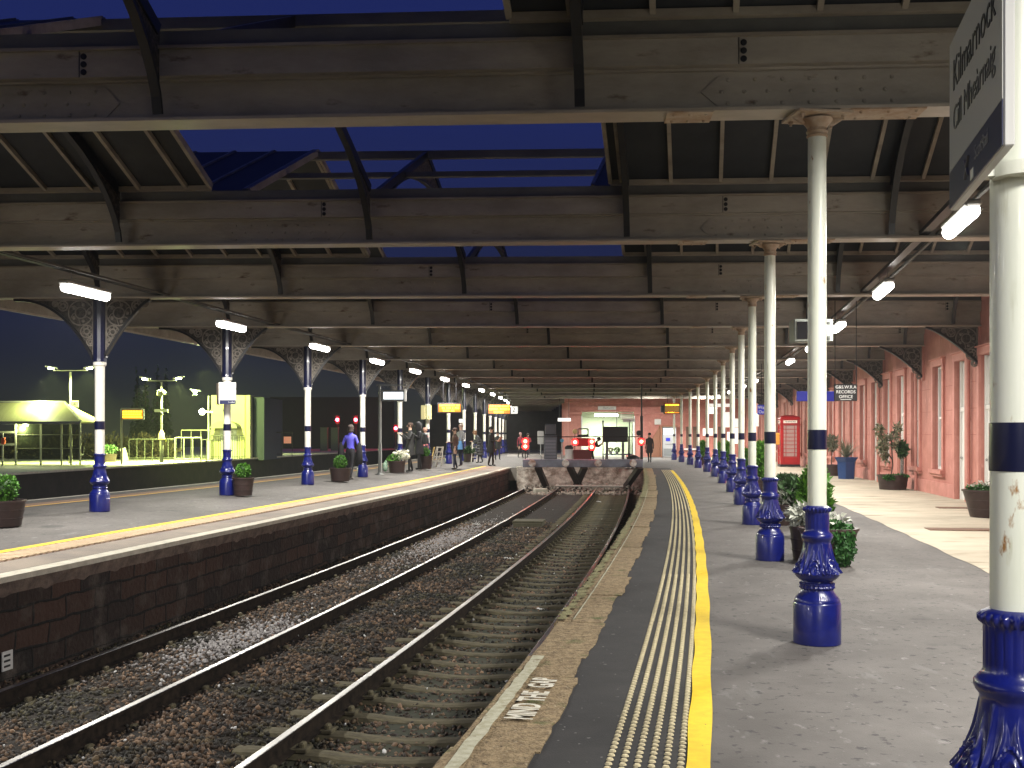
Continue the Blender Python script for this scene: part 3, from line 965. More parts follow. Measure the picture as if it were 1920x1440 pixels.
M['web'] = mat('scrollwork plate', (.06, .05, .042), .7, col2=(.018, .015, .013), scale=20, detail=3, lo=.44, hi=.56, bump=.8, bscale=18)
M['scroll'] = mat('scrollwork cream', (.20, .175, .15), .6, col2=(.11, .095, .08), scale=8)
def left_column():
    t = thing('bracketed_column', 'x', 'iron column', (0, 0, 0), 0, 'bracketed columns along the left platform')
    base_lo.obj('base', M['blue'], t)
    s = MB(); s.lathe([(.082, 1.0), (.084, 2.49), (.087, 2.55), (.108, 2.565), (.112, 2.59), (.112, 2.62), (.1, 2.63)], 28)
    s.obj('shaft', M['cream_plain'], t)
    s = MB(); s.lathe([(.0865, 1.44), (.087, 1.442), (.087, 1.585), (.084, 1.587)], 28, cap=False)
    s.obj('painted_band', M['blue_dark'], t)
    s = MB(); s.lathe([(.112, 2.63), (.106, 2.68), (.105, 3.74)], 12, mod=lambda th, z: 1 + .05 * math.cos(th * 12), smooth=False)
    s.obj('upper_shaft', M['blue_dark'], t)
    H = BOT - .2
    for sx, w in ((-1, 1.42), (1, .80)):
        b = bpy.data.objects.new('bracket', None); link(b, t)
        bracket_parts(b, sx, w, 1.04 if sx < 0 else .98, H, .1, M['iron_black'], M['web'], 2.5 if sx < 0 else 1.35)
    return t
lproto = left_column()
for k in range(NC + 5):
    o = lproto if k == 0 else copy_tree(lproto)
    z = .2 if k < 11 else .1
    o.location = (LC[k][0], LC[k][1], z)
    o.rotation_euler = (0, 0, math.atan(SL[k]))
    if k >= 11: o.scale = (1, 1, (BOT - z) / (BOT - .2))
    nm = {3: 'blue and white column at the left of the photo, under the largest left lamp', 4: 'blue and white column on the left platform carrying the white name boards',
          5: 'blue and white left platform column between the name board column and a ball shrub', 6: 'blue and white left platform column just right of the person in blue',
          7: 'blue and white left platform column behind the person with raised hands', 8: 'blue and white column on the left platform with the yellowish name board',
          9: 'blue and white column on the left platform right under the left orange departure board', 10: 'blue and white left platform column just behind the light blue bag'}
    o['label'] = nm.get(k, 'nearest left side bracketed column, outside the left edge of the view' if k < 2 else
                        'bracketed column just outside the left edge, before the lamp lit one' if k == 2 else
                        'far bracketed column number %d past the pale blue bag on the left platform' % (k - 10))

# ---------------------------------------------------------------- roof: one girder and one glazed bay each
def girder(k):
    left = LC[k][0] - 2.4
    right = FAC.x(CY[k]) + .15 if CY[k] < 72 else 4.0
    if k == 0: right = 7.6
    if k == 1: right = 8.1
    names = ['above the camera', 'largest one across the top of the photo', 'second from the top of the photo, over the third right column']
    lab = ('riveted cream roof girder, ' + names[k]) if k < 3 else 'riveted cream roof girder over the %s right column' % ords[k] if k < NC else 'far dark roof girder over the back concourse, %d from the last right column' % (k - NC + 1)
    t = thing('roof_girder', lab, 'roof girder', (CXs[k], CY[k], 0), math.atan(SL[k]), 'girders across the station roof')
    a = left - CXs[k]; b = right - CXs[k]; L = b - a; c = (a + b) / 2
    m_ = MB(); m_.box((c, 0, BOT + .011), (L, .26, .022)); m_.obj('bottom_flange', M['flange'], t)
    m_ = MB(); m_.box((c, 0, BOT + .172), (L, .024, .30)); m_.box((c, 0, BOT + .331), (L, .11, .018))
    # angle irons along the web foot
    m_.box((c, -.055, BOT + .031), (L, .085, .018)); m_.box((c, .055, BOT + .031), (L, .085, .018))
    if k < 6:
        for cx_ in [0, -6.05, 6.0]:
            hexp = [(cx_ - .72, BOT + .05), (cx_ + .62, BOT + .05), (cx_ + .74, BOT + .17), (cx_ + .62, BOT + .30), (cx_ - .72, BOT + .30), (cx_ - .86, BOT + .17)]
            m_.prism(hexp, -.022, -.010)
            for row, z_ in enumerate((.085, .17, .26)):
                nn = 7 if row != 1 else 8
                for q in range(nn):
                    xx = cx_ - .66 + 1.2 * q / (nn - 1) + (-.05 if row == 1 else 0)
                    m_.lathe([(.016, 0), (.013, .009), (.005, .013)], 7, (xx, -.0225, BOT + z_), M=Matrix.Rotation(R(90), 3, 'X'))
        for q in range(-3, 4):
            xx = -.6 + q * 4.9 * .63
    m_.obj('web', M['iron_cream'], t)
    m_ = MB(); m_.box((c, -.04, BOT + .441), (L, .16, .198)); m_.obj('upper_plate', M['iron_cream'], t)
    if k < 6:
        for xx in (-.56, -5.55, 4.5):
            m_ = MB(); m_.box((xx - .035, -.121, BOT + .441), (.006, .004, .198))
            for z_ in (.38, .44, .50):
                m_.lathe([(.024, 0), (.024, .006), (.016, .008)], 12, (xx, -.1205, BOT + z_), M=Matrix.Rotation(R(90), 3, 'X'))
            m_.obj('joint_rivets', M['iron_black'], t)
    m_ = MB(); m_.box((c, 0, BOT + .553), (L, .3, .024)); m_.obj('top_ledge', M['timber'], t)
    m_ = MB(); m_.box((c, 0, BOT + .628), (L, .2, .124)); m_.obj('gutter', M['timber_grey'], t)
    if k < 6:
        for x_, w_, qs in ((-.95, .34, (-1.07, -.95, -.83)), (.45, .62, (.3, .5, .7))):
            m_ = MB(); m_.box((x_, 0, BOT - .006), (w_, .27, .012))
            for q in qs: m_.sphere((q, -.08, BOT - .014), .013, 6, 4); m_.sphere((q, .08, BOT - .014), .013, 6, 4)
            m_.obj('flange_splice', M['iron_rusty'], t)
    return t
for k in range(NB): girder(k)

OPEN = {0: (-7.0, -2.27), 1: (-6.95, -1.95), 2: (-6.6, -2.2), 3: (-7.5, -2.0)}
def roof_bay(k):
    left = LC[k][0] - 2.45 - CXs[k]; left2 = LC[k + 1][0] - 2.45 - CXs[k + 1]
    far = CY[k] > 71
    aR = (FAC.x((CY[k] + CY[k + 1]) / 2) - (CXs[k] + CXs[k + 1]) / 2 + .2) if not far else 4.0 - CXs[k]
    if k == 0: aR = 6.2
    if k == 1: aR = 6.1
    lab = 'glazed roof bay ' + (['above the camera, mostly out of view', 'under the top girder, with the widest open gap of blue sky', 'just behind the second girder, with a narrower open sky gap', 'behind the third girder, with only a sliver of sky'][k] if k < 4 else
                                'with dark panes, beyond the %s right column' % ords[k] if k < NC else 'far back over the concourse, %d bays past the last right column' % (k - NC + 1))
    t = thing('roof_bay', lab, 'roof bay', (0, 0, 0), 0, 'glazed bays of the station roof')
    def aL(t_): return left + (left2 - left) * t_
    op = OPEN.get(k)
    segs = []
    if op: segs = [(None, op[0]), (op[1], aR)]
    else: segs = [(None, aR)]
    for (a0, a1) in segs:
        gl = MB(); br = MB()
        for (t0, t1) in ((.03, .5), (.97, .5)):
            A0 = aL(t0) if a0 is None else a0; A1 = aL(t1) if a0 is None else a0
            nseg = 1
            p = [bay(k, A0, t0, pitch(t0)), bay(k, a1, t0, pitch(t0)), bay(k, a1, t1, pitch(t1)), bay(k, A1, t1, pitch(t1))]
            gl.add(p + [q + Vector((0, 0, .012)) for q in p], [[0, 1, 2, 3], [4, 7, 6, 5], [0, 4, 5, 1], [1, 5, 6, 2], [2, 6, 7, 3], [3, 7, 4, 0]])
            # glazing bars
            if k < 9:
                step = .605
                n0 = math.ceil((min(A0, A1)) / step); n1 = math.floor(a1 / step)
                xs = [q * step for q in range(n0, n1 + 1)] + ([op[1]] if op and a0 is not None else []) + ([op[0]] if op and a0 is None else [])
                for xa in xs:
                    if xa < max(A0, A1) - .01 and a0 is None and xa < A0: pass
                    br.bar(bay(k, xa, t0, pitch(t0) - .01), bay(k, xa, t1, pitch(t1) - .01), .045, .09)
            # eaves rail
            wp = MB(); wp.bar(bay(k, A0, t0, pitch(t0) - .03), bay(k, a1, t0, pitch(t0) - .03), .07, .06)
            wp.obj('eaves_rail', M['timber'], t)
        gl.obj('roof_glazing', M['roof_glass'], t)
        if br.v: br.obj('glazing_bars', M['timber'], t)
    pu = MB()
    pu.bar(bay(k, aL(.5), .5, RID - .07), bay(k, aR, .5, RID - .07), .09, .115)
    pu.obj('ridge_beam', M['timber_grey'], t)
    if k < 8:
        for tt in (.27, .73):
            pu = MB()
            pu.bar(bay(k, aL(tt), tt, pitch(tt) - .10), bay(k, aR, tt, pitch(tt) - .10), .09, .07)
            pu.obj('purlin', M['timber_grey'], t)
    # arched ribs every 3.2 m
    if k < NC:
        q = -1.75
        while q - 3.2 > left + .3: q -= 3.2
        while q < aR - .3:
            rb = MB(); n = 22
            arch = []
            for i in range(n + 1):
                th = PI * i / n
                tt = .025 + .95 * (1 - math.cos(th)) / 2
                arch.append(bay(k, q, tt, BOT + .05 + 1.32 * math.sin(th) ** 1.2))
            for a_, b_ in zip(arch, arch[1:]): rb.bar(a_, b_, .075, .03)
            roof_ = [bay(k, q, tt, pitch(tt) - .06) for tt in (.03, .5, .97)]
            rb.bar(roof_[0], roof_[1], .06, .1); rb.bar(roof_[1], roof_[2], .06, .1)
            r_ = rb.obj('arched_rib', M['iron_black'], t)
            wb = MB()
            top_ = [bay(k, q, .025 + .95 * (1 - math.cos(PI * i / n)) / 2, pitch(.025 + .95 * (1 - math.cos(PI * i / n)) / 2) - .06) for i in range(n + 1)]
            for i in range(n):
                if top_[i].z > arch[i].z and top_[i + 1].z > arch[i + 1].z:
                    wb.quad(arch[i], arch[i + 1], top_[i + 1], top_[i])
                    o_ = Vector((.012, 0, 0)); wb.quad(arch[i] + o_, top_[i] + o_, top_[i + 1] + o_, arch[i + 1] + o_)
            wb.obj('rib_web', M['web'], r_)
            q += 3.2
    # left eaves fascia and gable
    fs = MB()
    a0, a1_ = bay(k, left, 0, 0), bay(k, left2, 1, 0)
    fs.bar(a0 + Vector((0, 0, BOT + .30)), a1_ + Vector((0, 0, BOT + .30)), .04, .64)
    mid = bay(k, (left + left2) / 2, .5, RID)
    fs.add([a0 + Vector((0, 0, TOPB)), a1_ + Vector((0, 0, TOPB)), mid, a0 + Vector((.03, 0, TOPB)), a1_ + Vector((.03, 0, TOPB)), mid + Vector((.03, 0, 0))],
           [[0, 1, 2], [3, 5, 4], [0, 3, 4, 1], [1, 4, 5, 2], [2, 5, 3, 0]])
    fs.obj('fascia', M['timber'], t)
    fs = MB(); fs.bar(a0 + Vector((-.03, 0, BOT - .03)), a1_ + Vector((-.03, 0, BOT - .03)), .05, .05); fs.obj('fascia_trim', M['flange'], t)
    return t
for k in range(NB - 1): roof_bay(k)

# ---------------------------------------------------------------- lamps under the roof
def emis(name, col, s):
    return mat(name, col, .5, emit=col, estr=s)
M['tube'] = emis('lit tube diffuser', (1.0, .97, .9), 22)
M['housing'] = mat('lamp housing', (.45, .45, .44), .5)
LROW = Curve([(7.5, -8.05 + .0), (16.5, -6.66), (21.7, -5.8), (27.0, -4.9), (31.8, -4.0), (36.5, -3.25), (42.3, -2.64), (47.3, -2.06), (53, -1.54), (60, -1.0), (75, -.2)], 3, 14, 75)
RROW = Curve([(10.5, 4.5), (11.0, 4.7), (16.3, 5.64), (21.8, 6.66), (32.1, 8.35), (44, 10.1), (49, 10.6), (55, 11.2), (62, 11.9)], 2, 10, 62)
ZL = 3.75
hs = MB(); hs.box((0, 0, .075), (.16, 1.25, .07), bev=.02); 
df = MB(); df.lathe([(.001, -.6), (.06, -.59), (.072, -.57), (.072, .57), (.06, .59), (.001, .6)], 14, M=Matrix.Rotation(R(90), 3, 'X'), cap=False)
hg = MB(); hg.tube([(0, -.4, .1), (0, -.4, .3)], .008, 6); hg.tube([(0, .4, .1), (0, .4, .3)], .008, 6)
LCOL = (1.0, .96, .88)
def strip_lamp(crv, Y, lab, grp, power, first=[None]):
    if first[0] is None:
        t = thing('strip_lamp', lab, 'strip lamp', (0, 0, 0), 0, grp)
        hs.obj('housing', M['housing'], t); df.obj('diffuser', M['tube'], t); hg.obj('hanger', M['steel'], t)
        first[0] = t
    else:
        t = copy_tree(first[0])
        for ch in list(t.children):
            if ch.type == 'LIGHT': bpy.data.objects.remove(ch)
        t['label'] = lab; t['group'] = grp
    t.location = crv.pt(Y, 0, ZL); t.rotation_euler = (0, 0, crv.rz(Y))
    la = bpy.data.lights.new('lamp', 'AREA'); la.shape = 'RECTANGLE'; la.size = .12; la.size_y = 1.15
    la.energy = power; la.color = LCOL
    lo = bpy.data.objects.new('lamp', la); link(lo, t, (0, 0, -.075))
    return t
LPOW = 235.0
yl = [-4.6, .6, 5.9, 11.2, 16.45, 21.65, 26.9, 32.1, 37.0, 42.3, 47.5, 52.8, 58.0, 63.3, 68.5, 73.8, 79, 84]
onames = ['behind the camera on the left', 'beside the camera on the left', 'above the camera at the left, out of view', 'left of the view', 'largest lit strip lamp at the left, in front of the first left column', 'lit strip lamp in front of the name board column on the left',
          'lit strip lamp third from the left edge', 'lit strip lamp fourth from the left edge, above the display on a post', 'lit strip lamp fifth from the left edge', 'lit strip lamp just above the left orange departure board']
for i, Y in enumerate(yl):
    strip_lamp(LROW, Y, onames[i] if i > 3 else 'lit strip lamp ' + onames[i] if i < len(onames) else '', 'strip lamps over the left platform', LPOW) if i < len(onames) else \
        strip_lamp(LROW, Y, 'small lit strip lamp, number %d beyond the left orange board' % (i - 9), 'strip lamps over the left platform', LPOW)
yr = [-4.8, .4, 5.7, 11.05, 16.3, 21.8, 27.0, 32.1, 38.2, 44, 49, 55, 61.5]
rn = ['lit strip lamp behind the camera over the right platform', 'lit strip lamp just behind the camera over the right platform', 'lit strip lamp above and right of the camera, out of view', 'large lit strip lamp beside the nearest column under the station name sign', 'lit strip lamp right of the second column from the camera',
      'lit strip lamp just right of the grey hanging box', 'lit strip lamp hidden behind the second column', 'lit strip lamp left of the second column above the red telephone box']
for i, Y in enumerate(yr):
    strip_lamp(RROW, Y, rn[i] if i < len(rn) else 'small far lit strip lamp, number %d after the one above the telephone box' % (i - 7), 'strip lamps over the right platform', LPOW)
# cable trays carrying the lamps
for crv, y0, y1, lab in ((LROW, 2, 86, 'dark cable tray running above the lamps of the left platform'), (RROW, 2, 64, 'dark cable tray running above the lamps of the right platform')):
    t = thing('cable_tray', lab, 'cable tray', (0, 0, 0), 0, 'cable trays')
    mb = MB(); pts = seq(y0, y1, int((y1 - y0) / 2.6))
    for a, b in zip(pts, pts[1:]): mb.bar(crv.pt(a, 0, ZL + .27), crv.pt(b, 0, ZL + .27), .11, .05)
    mb.obj('tray', M['iron_black'], t)
    mb = MB()
    for a, b in zip(pts, pts[1:]): mb.bar(crv.pt(a, .16, ZL + .25), crv.pt(b, .16, ZL + .25), .035, .035)
    mb.obj('conduit', M['timber_grey'], t)
# ---------------------------------------------------------------- right station building
WT = 5.0   # wall height
def fpt(s_, off, z): return FAC.pt(s_, off, z)
T = thing('station_building', 'long salmon pink station building with tall windows and doors on the right', 'station building')
openings = []   # (centre Y, kind)
pat = 'DWDDWWDWDWWDWWDWDWWDWWDWWD'
cy_ = [9.6, 12.0, 14.4, 16.9, 19.2, 21.2, 23.05, 25.1, 27.25, 29.75, 31.6, 33.6, 35.6, 37.7, 39.9, 42.1, 44.3, 46.5, 48.7, 51.0, 53.3, 55.6, 58.0, 60.5, 63, 65.5, 68]
kinds = ['W', 'D', 'W', 'W', 'D', 'W', 'D', 'D', 'W', 'W', 'D', 'W', 'D', 'W', 'W', 'D', 'W', 'W', 'D', 'W', 'W', 'W', 'D', 'W', 'W', 'D', 'W']
WH = .46
wall = MB()
bounds = [8.0]
for c_ in cy_: bounds += [c_ - WH, c_ + WH]
bounds.append(74.5)
TOPO, SILL = 3.3, .66
def wallseg(y0, y1, z0, z1, off=0.0, th=.4):
    p = [fpt(y0, off, z0), fpt(y1, off, z0), fpt(y1, off, z1), fpt(y0, off, z1), fpt(y0, off + th, z0), fpt(y1, off + th, z0), fpt(y1, off + th, z1), fpt(y0, off + th, z1)]
    wall.add(p, [[0, 1, 2, 3], [4, 7, 6, 5], [0, 4, 5, 1], [3, 2, 6, 7], [0, 3, 7, 4], [1, 5, 6, 2]])
for i in range(0, len(bounds) - 1):
    y0, y1 = bounds[i], bounds[i + 1]
    if i % 2 == 0:
        wallseg(y0, y1, -.05, WT)
    else:
        j = i // 2
        wallseg(y0, y1, TOPO, WT)
        if kinds[j] == 'W': wallseg(y0, y1, -.05, SILL)
wall.obj('wall', M['pink'], T)
# string courses scored in the render
mb = MB()
for i in range(0, len(bounds) - 1, 2):
    y0, y1 = bounds[i], bounds[i + 1]
    if y1 - y0 < .8: continue
    for z in (1.55, 2.15, 2.75): mb.bar(fpt(y0 + .2, -.002, z), fpt(y1 - .2, -.002, z), .006, .012)
mb.obj('scored_joints', mat('joint dark pink', (.34, .11, .085), .8), T)  # joint lines in a darker pink than the wall
M['blind'] = mat('pale window blind', (.75, .72, .68), .6)
for j, c_ in enumerate(cy_):
    kd = kinds[j]; z0 = SILL if kd == 'W' else 0.0
    rz = FAC.rz(c_)
    p = fpt(c_, 0, 0)
    # local frame: x outwards along wall normal (into building +x), y along wall
    o = bpy.data.objects.new('window' if kd == 'W' else 'door', None); link(o, T, p, rz)
    ar = MB()
    for s_ in (-1, 1): ar.box((-.03, s_ * (WH + .075), (z0 + TOPO) / 2), (.06, .15, TOPO - z0))
    ar.box((-.035, 0, TOPO + .085), (.075, 2 * WH + .34, .17)); ar.box((-.06, 0, TOPO + .185), (.13, 2 * WH + .42, .03))
    if kd == 'W': ar.box((-.06, 0, z0 - .05), (.14, 2 * WH + .36, .1)); ar.box((-.04, 0, z0 - .135), (.08, 2 * WH + .3, .07))
    ar.obj('architrave', M['pink_trim'], o)
    fr = MB()
    d = .115
    if kd == 'W':
        for s_ in (-1, 1): fr.box((d, s_ * (WH - .03), (z0 + TOPO) / 2), (.07, .06, TOPO - z0))
        for z in (z0 + .03, (z0 + TOPO) / 2, TOPO - .03): fr.box((d + .004, 0, z), (.06, 2 * WH - .12, .06))
        fr.box((d + .006, 0, (z0 + TOPO) / 2), (.03, .03, TOPO - z0 - .1))
        fr.obj('sash_frame', M['white_door'], o)
        gl = MB(); gl.box((d + .03, 0, (z0 + TOPO) / 2), (.012, 2 * WH - .1, TOPO - z0 - .1)); gl.obj('pane', M['win_glass'] if j % 3 else M['blind'], o)
    else:
        fr.box((d + .02, 0, 1.05), (.05, 2 * WH - .02, 2.1), bev=.005)
        for s_ in (-1, 1):
            for z in (.5, 1.35): fr.box((d - .008, s_ * .21, z), (.012, .3, .6), bev=.004)
        fr.box((d, 0, 2.15), (.09, 2 * WH - .02, .1))
        for s_ in (-1, 1): fr.box((d - .005, s_ * (WH - .035), TOPO / 2), (.09, .07, TOPO))
        fr.obj('door_leaf', M['white_door'], o)
        gl = MB(); gl.box((d + .02, 0, 2.74), (.012, 2 * WH - .14, 1.05)); gl.obj('fanlight', M['blind'], o)
        hd = MB(); hd.sphere((d - .04, .33, 1.0), .03, 8, 6); hd.obj('handle', M['steel'], o)
# plinth and cornice
ys_ = seq(8, 74, 66)
run = None
for i in range(0, len(bounds)):
    solid = i < len(bounds) - 1 and (i % 2 == 0 or kinds[i // 2] == 'W')
    if solid:
        if run is None: run = MB()
        run.bar(fpt(bounds[i], -.012, .17), fpt(bounds[i + 1], -.012, .17), .05, .34)
    elif run is not None:
        run.obj('plinth', M['pink_trim'], T); run = None
mb = MB()
for a, b in zip(ys_, ys_[1:]): mb.bar(fpt(a, -.06, 4.72), fpt(b, -.06, 4.72), .16, .16)
mb.obj('cornice', M['pink_trim'], T)
# spandrel brackets on the wall and down pipes, at every girder
for k in range(1, NC):
    Yb = CY[k] + .6 if k > 2 else CY[k]
    X = FAC.x(CY[k]); p = Vector((X, gy(k, X), 0))
    b = bpy.data.objects.new('wall_bracket', None); link(b, T, p, math.atan(SL[k]))
    bracket_parts(b, -1, 1.15, .78, BOT, .06, M['iron_black'], M['web'])
    mb = MB(); mb.box((-.03, 0, BOT - .45), (.05, .12, .95)); mb.obj('wall_plate', M['pink_trim'], b)
    dp = MB(); dp.tube([fpt(CY[k] + .62, -.07, 0), fpt(CY[k] + .62, -.07, 4.6)], .045, 10)
    for z in (.5, 1.9, 3.2): dp.lathe([(.055, z), (.055, z + .05)], 10, fpt(CY[k] + .62, -.07, 0))
    dp.obj('down_pipe', M['pink_trim'], T)

# ---------------------------------------------------------------- end building across the concourse
T = thing('end_building', 'salmon pink building across the end of the concourse behind the buffer stop', 'building')
YE = 73.8
def ex(px): return (px - CX) * YE / FPX
def ez(py): return EYE - (py - HY) * YE / FPX
xl, xr_ = ex(1068), 16.6
zo = ez(772)
ox0, ox1 = ex(1090), ex(1190)
w = MB()
w.box(((xl + ox0) / 2, YE + .25, 2.6), (ox0 - xl, .5, 5.4))
w.box(((ox0 + ox1) / 2, YE + .25, (zo + 5.3) / 2), (ox1 - ox0, .5, 5.3 - zo))
w.box(((ox1 + xr_) / 2, YE + .25, 2.6), (xr_ - ox1, .5, 5.4))
w.box((xl + .15, YE + 6, 2.6), (.3, 11, 5.4))
w.obj('wall', M['pink'], T)
w = MB()
w.box(((xl + ox1) / 2 + .2, YE - .08, ez(751)), (ox1 - xl + 1.1, .2, .26)); w.box(((xl + ox1) / 2 + .2, YE - .16, ez(746)), (ox1 - xl + 1.3, .36, .12))
w.box(((xl + ox0) / 2 - .04, YE - .06, ez(775)), (ox0 - xl + .16, .14, .16)); w.box((ox1 + .35, YE - .06, ez(775)), (.8, .14, .16))
for x_ in (xl + .02, ): pass
w.box((ox1 + .35, YE - .03, 1.4), (.62, .08, 2.9)); w.box(((xl + ox0) / 2, YE - .03, 1.4), (ox0 - xl - .1, .08, 2.9))
w.box((ex(1262), YE - .02, ez(775)), (8.6, .06, .05)); w.box((ex(1290), YE - .02, ez(858) + .12), (8.6, .06, .2))
w.obj('mouldings', M['pink_trim'], T)
M['glow_panel'] = mat('white panel with added glow', (.7, .7, .68), .5, emit=(1, .98, .92), estr=.7)  # glow added so posters and signs read bright white
M['room'] = mat('pale green room paint', (.62, .68, .52), .6, col2=(.55, .62, .46), scale=.6)
w = MB()
w.box(((ox0 + ox1) / 2, YE + 4.2, 1.7), (ox1 - ox0 + 1.6, .1, 3.6)); w.box((ox0 - .1, YE + 2.3, 1.7), (.1, 3.6, 3.6)); w.box((ox1 + .1, YE + 2.3, 1.7), (.1, 3.6, 3.6))
w.box(((ox0 + ox1) / 2, YE + 2.3, zo + .1), (ox1 - ox0 + .4, 3.6, .1))
w.obj('lobby_walls', M['room'], T)
w = MB(); w.box((0, 0, 0), ((1186 - 1118) * YE / FPX * .65, .1, .16), bev=.03)
lt = w.obj('lobby_lamp', M['tube'], T, (ex(1139), YE + .9, ez(778)))
la = bpy.data.lights.new('lobby_light', 'AREA'); la.shape = 'RECTANGLE'; la.size = 1.6; la.size_y = .4; la.energy = 420; la.color = (.95, 1, .85)
lo = bpy.data.objects.new('lobby_light', la); link(lo, T, (ex(1139), YE + 1.6, ez(778) - .06))
# white door frame bits seen in the lobby
w = MB(); w.box((ex(1187), YE + .6, 1.2), (.09, .09, 2.9)); w.obj('frame_post', M['black'], T)
w = MB(); w.box((ex(1163), YE + 2.5, ez(790)), (.05, .05, 3)); w.obj('frame_post', M['black'], T)
for x_ in (ex(1189), ox0 + .03): w = MB(); w.box((x_, YE - .03, 1.4), (.1, .07, 2.9)); w.obj('white_jamb', M['white_door'], T)
for x_, y_, lab in ((5.2, 66.5, 'added fill lamp under the roof in front of the bright doorway of the end building'), (9.2, 69.5, 'added fill lamp under the roof in front of the ticket machine'), (13.0, 70.5, 'added fill lamp near the corner of the two salmon buildings')):  # lamps added to brighten the end building and concourse
    t = strip_lamp(RROW, 60, lab, 'added fill lamps over the concourse', LPOW * 1.5); t.location = (x_, y_, 4.2); t.rotation_euler = (0, 0, R(90))
# window with white sill to the right
for (a, b, c_, d_) in ((1285, 1310, 800, 840), (1345, 1362, 800, 840)):
    wi = bpy.data.objects.new('window', None); link(wi, T)
    m_ = MB(); m_.box(((ex(a) + ex(b)) / 2, YE - .015, (ez(c_) + ez(d_)) / 2), (ex(b) - ex(a), .03, ez(c_) - ez(d_))); m_.obj('pane', mat('brown shuttered glass', (.12, .07, .05), .3), wi)
    m_ = MB(); m_.box(((ex(a) + ex(b)) / 2, YE - .06, ez(d_) - .08), (ex(b) - ex(a) + .2, .14, .1)); m_.obj('sill', M['white_door'], wi)
    m_ = MB()
    for q in (a, b, (a + b) / 2): m_.box((ex(q), YE - .035, (ez(c_) + ez(d_)) / 2), (.06, .05, ez(c_) - ez(d_)))
    m_.obj('frame', M['pink_trim'], wi)

def sign(name, label, cat, loc, rz, w, h, mface, lines=(), mtext=None, d=.05, band=None, group=None, frame=None):
    t = thing(name, label, cat, loc, rz, group)
    m_ = MB(); m_.box((0, 0, 0), (w, d, h), bev=min(.008, d * .2)); m_.obj('panel', mface, t)
    for (s_, size, x, z, sx) in lines:
        text(s_, size, mtext or M['ink'], t, (x, -d / 2 - .003, z), sx=sx)
    return t
# signs and fittings on the end building
sign('toilet_sign', 'small white wall sign above the bright doorway of the end building', 'sign', (ex(1138), YE - .06, ez(765)), 0, 1.25, .27, M['sign_white'], [('Platforms', .2, .1, 0, 1.0)], M['ink_pale'])
sign('notice', 'small square white notice on the salmon wall left of the ticket machine', 'notice', (ex(1233), YE - .08, ez(791)), 0, .44, .38, M['sign_white'])
sign('hanging_sign', 'blank pale board hanging in the bright doorway above the information stand', 'sign', (ex(1176), YE + .35, ez(779)), 0, .85, .55, mat('pale board', (.6, .66, .52), .5))
for (px, py, w_, h_, lab) in ((1350, 760, 1.5, .22, 'long white sign high on the end wall behind the far right columns'),
                            (1361, 787, .7, 1.05, 'large white poster on the end wall between two far columns'),
                            (1380, 793, .35, .6, 'narrow white poster on the end wall right of the large poster'),
                            (1327, 810, .7, .5, 'white notice board on the end wall left of the large poster'),
                            (1381, 817, .35, 1.1, 'tall white lit panel low on the end wall beside the building corner'),
                            (1366, 822, .22, .9, 'slim white lit panel on the end wall beside the tall one')):
    sign('poster', lab, 'poster', (ex(px), YE - .07, ez(py)), 0, w_, h_, M['glow_panel'], group='white posters on the end wall')
sign('platform_number_sign', 'white platform number 1 sign hanging among the far right columns', 'sign', (at(1333, 770, 56).x, 56, at(1333, 770, 56).z), 0, .28, .34, M['sign_white'], [('1', .3, -.04, 0, 1.0)], M['ink'])
# ticket machine in a brown timber shelter
T = thing('ticket_machine', 'grey and white ticket machine set in a brown timber surround at the end wall', 'ticket machine', (ex(1253), YE - .1, 0), 0)
m_ = MB(); m_.box((0, -.2, 1.05), (.95, .5, 2.1), bev=.03); m_.obj('cabinet', mat('machine grey', (.42, .44, .46), .5), T)
m_ = MB(); m_.box((0, -.46, 1.78), (.8, .02, .4)); m_.obj('screen', emis('machine screen', (.75, .88, 1.0), 2.2), T)
m_ = MB(); m_.box((-.1, -.46, 1.22), (.3, .02, .22)); m_.obj('keypad', M['sign_blue'], T)
m_ = MB(); m_.box((0, -.46, .35), (.8, .02, .5)); m_.box((0, -.463, .9), (.6, .02, .05)); m_.obj('lower_panel', mat('machine lower', (.2, .22, .23), .5), T)
m_ = MB(); m_.prism([(-.62, 0), (-.52, 0), (-.52, 2.1), (-.62, 2.1)], -.6, .1)
m_.prism([(-.64, 2.1), (.56, 2.1), (.56, 2.18), (-.64, 2.18)], -.62, .1); m_.obj('surround', mat('timber brown', (.3, .14, .08), .7), T)
m_ = MB(); m_.prism([(-1.35, 0), (-.62, 0), (-.62, 2.1), (-1.35, .9)], -.1, .1); m_.obj('side_panel', mat('lighter timber brown', (.34, .16, .1), .7), T)  # side panel slightly lighter brown than the surround

# dark far wall behind the left part
T = thing('far_wall', 'plain dark grey wall closing the far end of the left platform', 'wall')
w = MB(); w.box((-1.0, 108.3, 2.3), (16, .3, 4.6)); w.obj('wall', mat('dark grey boards', (.05, .045, .055), .8, col2=(.035, .032, .04), scale=2), T)
